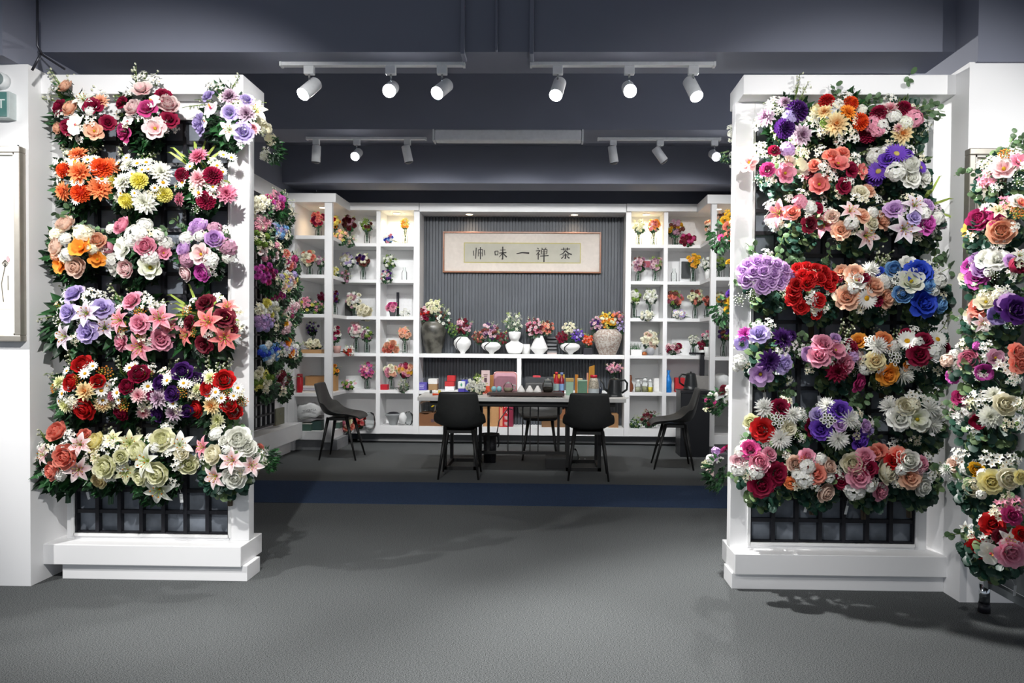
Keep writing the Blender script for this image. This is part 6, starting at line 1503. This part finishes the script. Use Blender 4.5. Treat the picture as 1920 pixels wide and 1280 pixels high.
lathe_thing('flower_pot', 'white pot under the pink and white bunch by the right post', 'pot', 1326, 8.4, TOPS[3], .04, pot_p, M_CER, 650)
lathe_thing('flower_pot', 'white pot under the white and green bunch by the right post', 'pot', 1325, 8.4, TOPS[1], .04, pot_p, M_CER, 505)
lathe_thing('glass_bottle', 'clear bottle left of the black notice board', 'bottle', 1262, 8.72, TOPS[1], .036, jug, M_GLASS, 503)
lathe_thing('glass_bottle', 'tall clear bottle in the second corner compartment on the right', 'bottle', 1361, 8.2, TOPS[1], .036, jug, M_GLASS, 492)
boxthing('notice_board', 'small black notice board on the second right shelf', 'board', 1275, 1291, 8.8, TOPS[1] + .06, 490, .01, '#3a3d40')
boxthing('board_stand', 'white stand holding the black notice board', 'stand', 1272, 1296, 8.83, TOPS[1], 484, .02, '#e4e5e6')
boxthing('pink_card', 'dark pink card behind the dusty rose bunches', 'card', 1203, 1221, 8.85, TOPS[1] + .2, 489, .01, '#a84858')
boxthing('white_card', 'white cardboard leaning behind the dusty rose bunches', 'card', 1186, 1236, 8.92, TOPS[1], 482, .01, '#ececec')
boxthing('white_card', 'white cardboard leaning at the back of the top right shelf', 'card', 1262, 1300, 8.92, TOPS[0], 412, .01, '#e9e6e4')
boxthing('white_card', 'white cardboard leaning at the back of the fourth right shelf', 'card', 1258, 1300, 8.92, TOPS[3], 634, .01, '#ececec')
boxthing('white_card', 'white cardboard leaning behind the slim peach bunch, fourth left shelf', 'card', 723, 768, 8.92, TOPS[3], 628, .01, '#dededd')
boxthing('white_card', 'white cardboard leaning behind the cream roses, third left shelf', 'card', 650, 704, 8.92, TOPS[2], 552, .01, '#e2e2e2')
tag(MB().box(-.05, .05, -.01, .01, 0, .012).build('orange_ribbon', mat('orange_ribbon', '#e06a3a', .5), None, loc=(at(1210, 580, 8.72).x, 8.75, TOPS[2])), 'short orange strip lying on the third right shelf', 'ribbon')
t, h = lathe_thing('brown_figurine', 'brown glazed figurine jug at the left of the fifth right shelf', 'jug', 1183, 8.70, S5, .04, [(.6, 0), (1, .2), (.9, .4), (.35, .62), (.5, .8), (.3, 1)], mat('brown_glaze', '#7a4228', .25), 703)
for px, w_, pt, c_, lb in ((1197, .04, 716, '#a5a68c', 'glass jar of pale grain left on the fifth right shelf'), (1210, .045, 714, '#8f8f72', 'glass jar of olive grain in the middle of the fifth right shelf'), (1220, .036, 716, '#d9c64a', 'glass jar with yellow contents right on the fifth right shelf')):
    t, h = lathe_thing('glass_jar', lb, 'jar', px, 8.68, S5, w_, [(.9, 0), (1, .1), (1, .7), (.7, .85), (.7, 1)], M_GLASS, pt)
    MB().lathe([(w_ * .85, .004), (w_ * .9, h * .5)], 16).build('contents', mat('grain_' + c_.strip('#'), c_, .6, var=.3, scale=120), t)
    MB().lathe([(w_ * .74, h), (w_ * .5, h + .02), (w_ * .2, h + .035)], 14).build('stopper', mat('white_stopper', '#d8dad8', .5), t)
tag(MB().tube([(-.08, 0, 0), (.08, 0, .018)], .008, 8).build('grey_rod', mat('steel_grey', '#77797a', .4), None, loc=(at(1203, 704, 8.8).x, 8.82, S5 + .16)), 'grey rod lying on top of the glass jars', 'rod')
boxthing('white_carton', 'white carton right of the glass jars on the fifth right shelf', 'box', 1226, 1236, 8.8, S5, 709, .1, '#e2e2e0')
t, h = lathe_thing('blue_bag', 'bright blue tied plastic bag on the fifth right shelf', 'bag', 1254, 8.66, S5, .045, [(.85, 0), (1, .08), (.9, .35), (1, .5), (.8, .62), (.35, .78), (.3, .86), (.5, 1)], mat('blue_film', '#1f7fd0', .3, var=.25, scale=22, bump=.5), 694)
boxthing('red_bag', 'red box behind the black kettle on the right', 'box', 1266, 1284, 8.7, S5, 708, .1, '#c0222a')
boxthing('white_tub', 'white tub right of the black kettle on the right', 'box', 1304, 1312, 8.6, S5, 709, .1, '#dcdcdc')
t = empty('black_bracket', (at(1316, 720, 8.3).x, 8.3, .9), 'black angular dispenser arm behind the black kettle', 'dispenser')
MB().box(-.02, .03, 0, .05, 0, .29).build('column', M_BLACK, t); MB().box(-.15, .03, 0, .05, .27, .295).build('arm', M_BLACK, t)
tag(MB().box(-.16, .12, -.1, .2, 0, .23).build('storage_carton', mat('grey_carton', '#8a8784', .7), None, loc=(at(1316, 720, 8.3).x, 8.25, S5)), 'grey carton carrying the black dispenser arm', 'box')
lumpy('white_sack', 'pale crumpled sack in the right corner compartment beside the side-on chair', 'bag', 1352, 715, 8.2, .12, .1, .10, mat('white_cloth', '#e2e3e2', .8), 11)
# black cabinet with kettle
x0, x1 = at(1276, 800, 7.85).x, 1.84
t = empty('black_cabinet', ((x0 + x1) / 2, 7.85, 0), 'tall narrow black cabinet beside the right side-on chair', 'cabinet')
w = (x1 - x0) / 2
zt = at(1300, 732, 7.85).z
MB().box(-w, w, 0, .3, 0, zt - .03).build('cabinet_body', mat('cabinet_black', '#15171c', .35), t, bevel=.003)
MB().box(-w - .006, w + .006, -.006, .306, zt - .03, zt).build('cabinet_top', mat('cabinet_black', '#15171c', .35), t, bevel=.003)
kt = kettle(at(1295, 730, 7.98).x, 7.98, zt, .205, 'black electric kettle on top of the tall black cabinet', spout=1, gooseneck=False)
tag(MB().tube([(1.96, 7.2, .9), (1.965, 7.2, .5), (1.99, 7.22, .0)], .006, 6).build('metal_stem', M_BLACK), 'thin dark stem reaching the floor beside the black cabinet', 'stem')
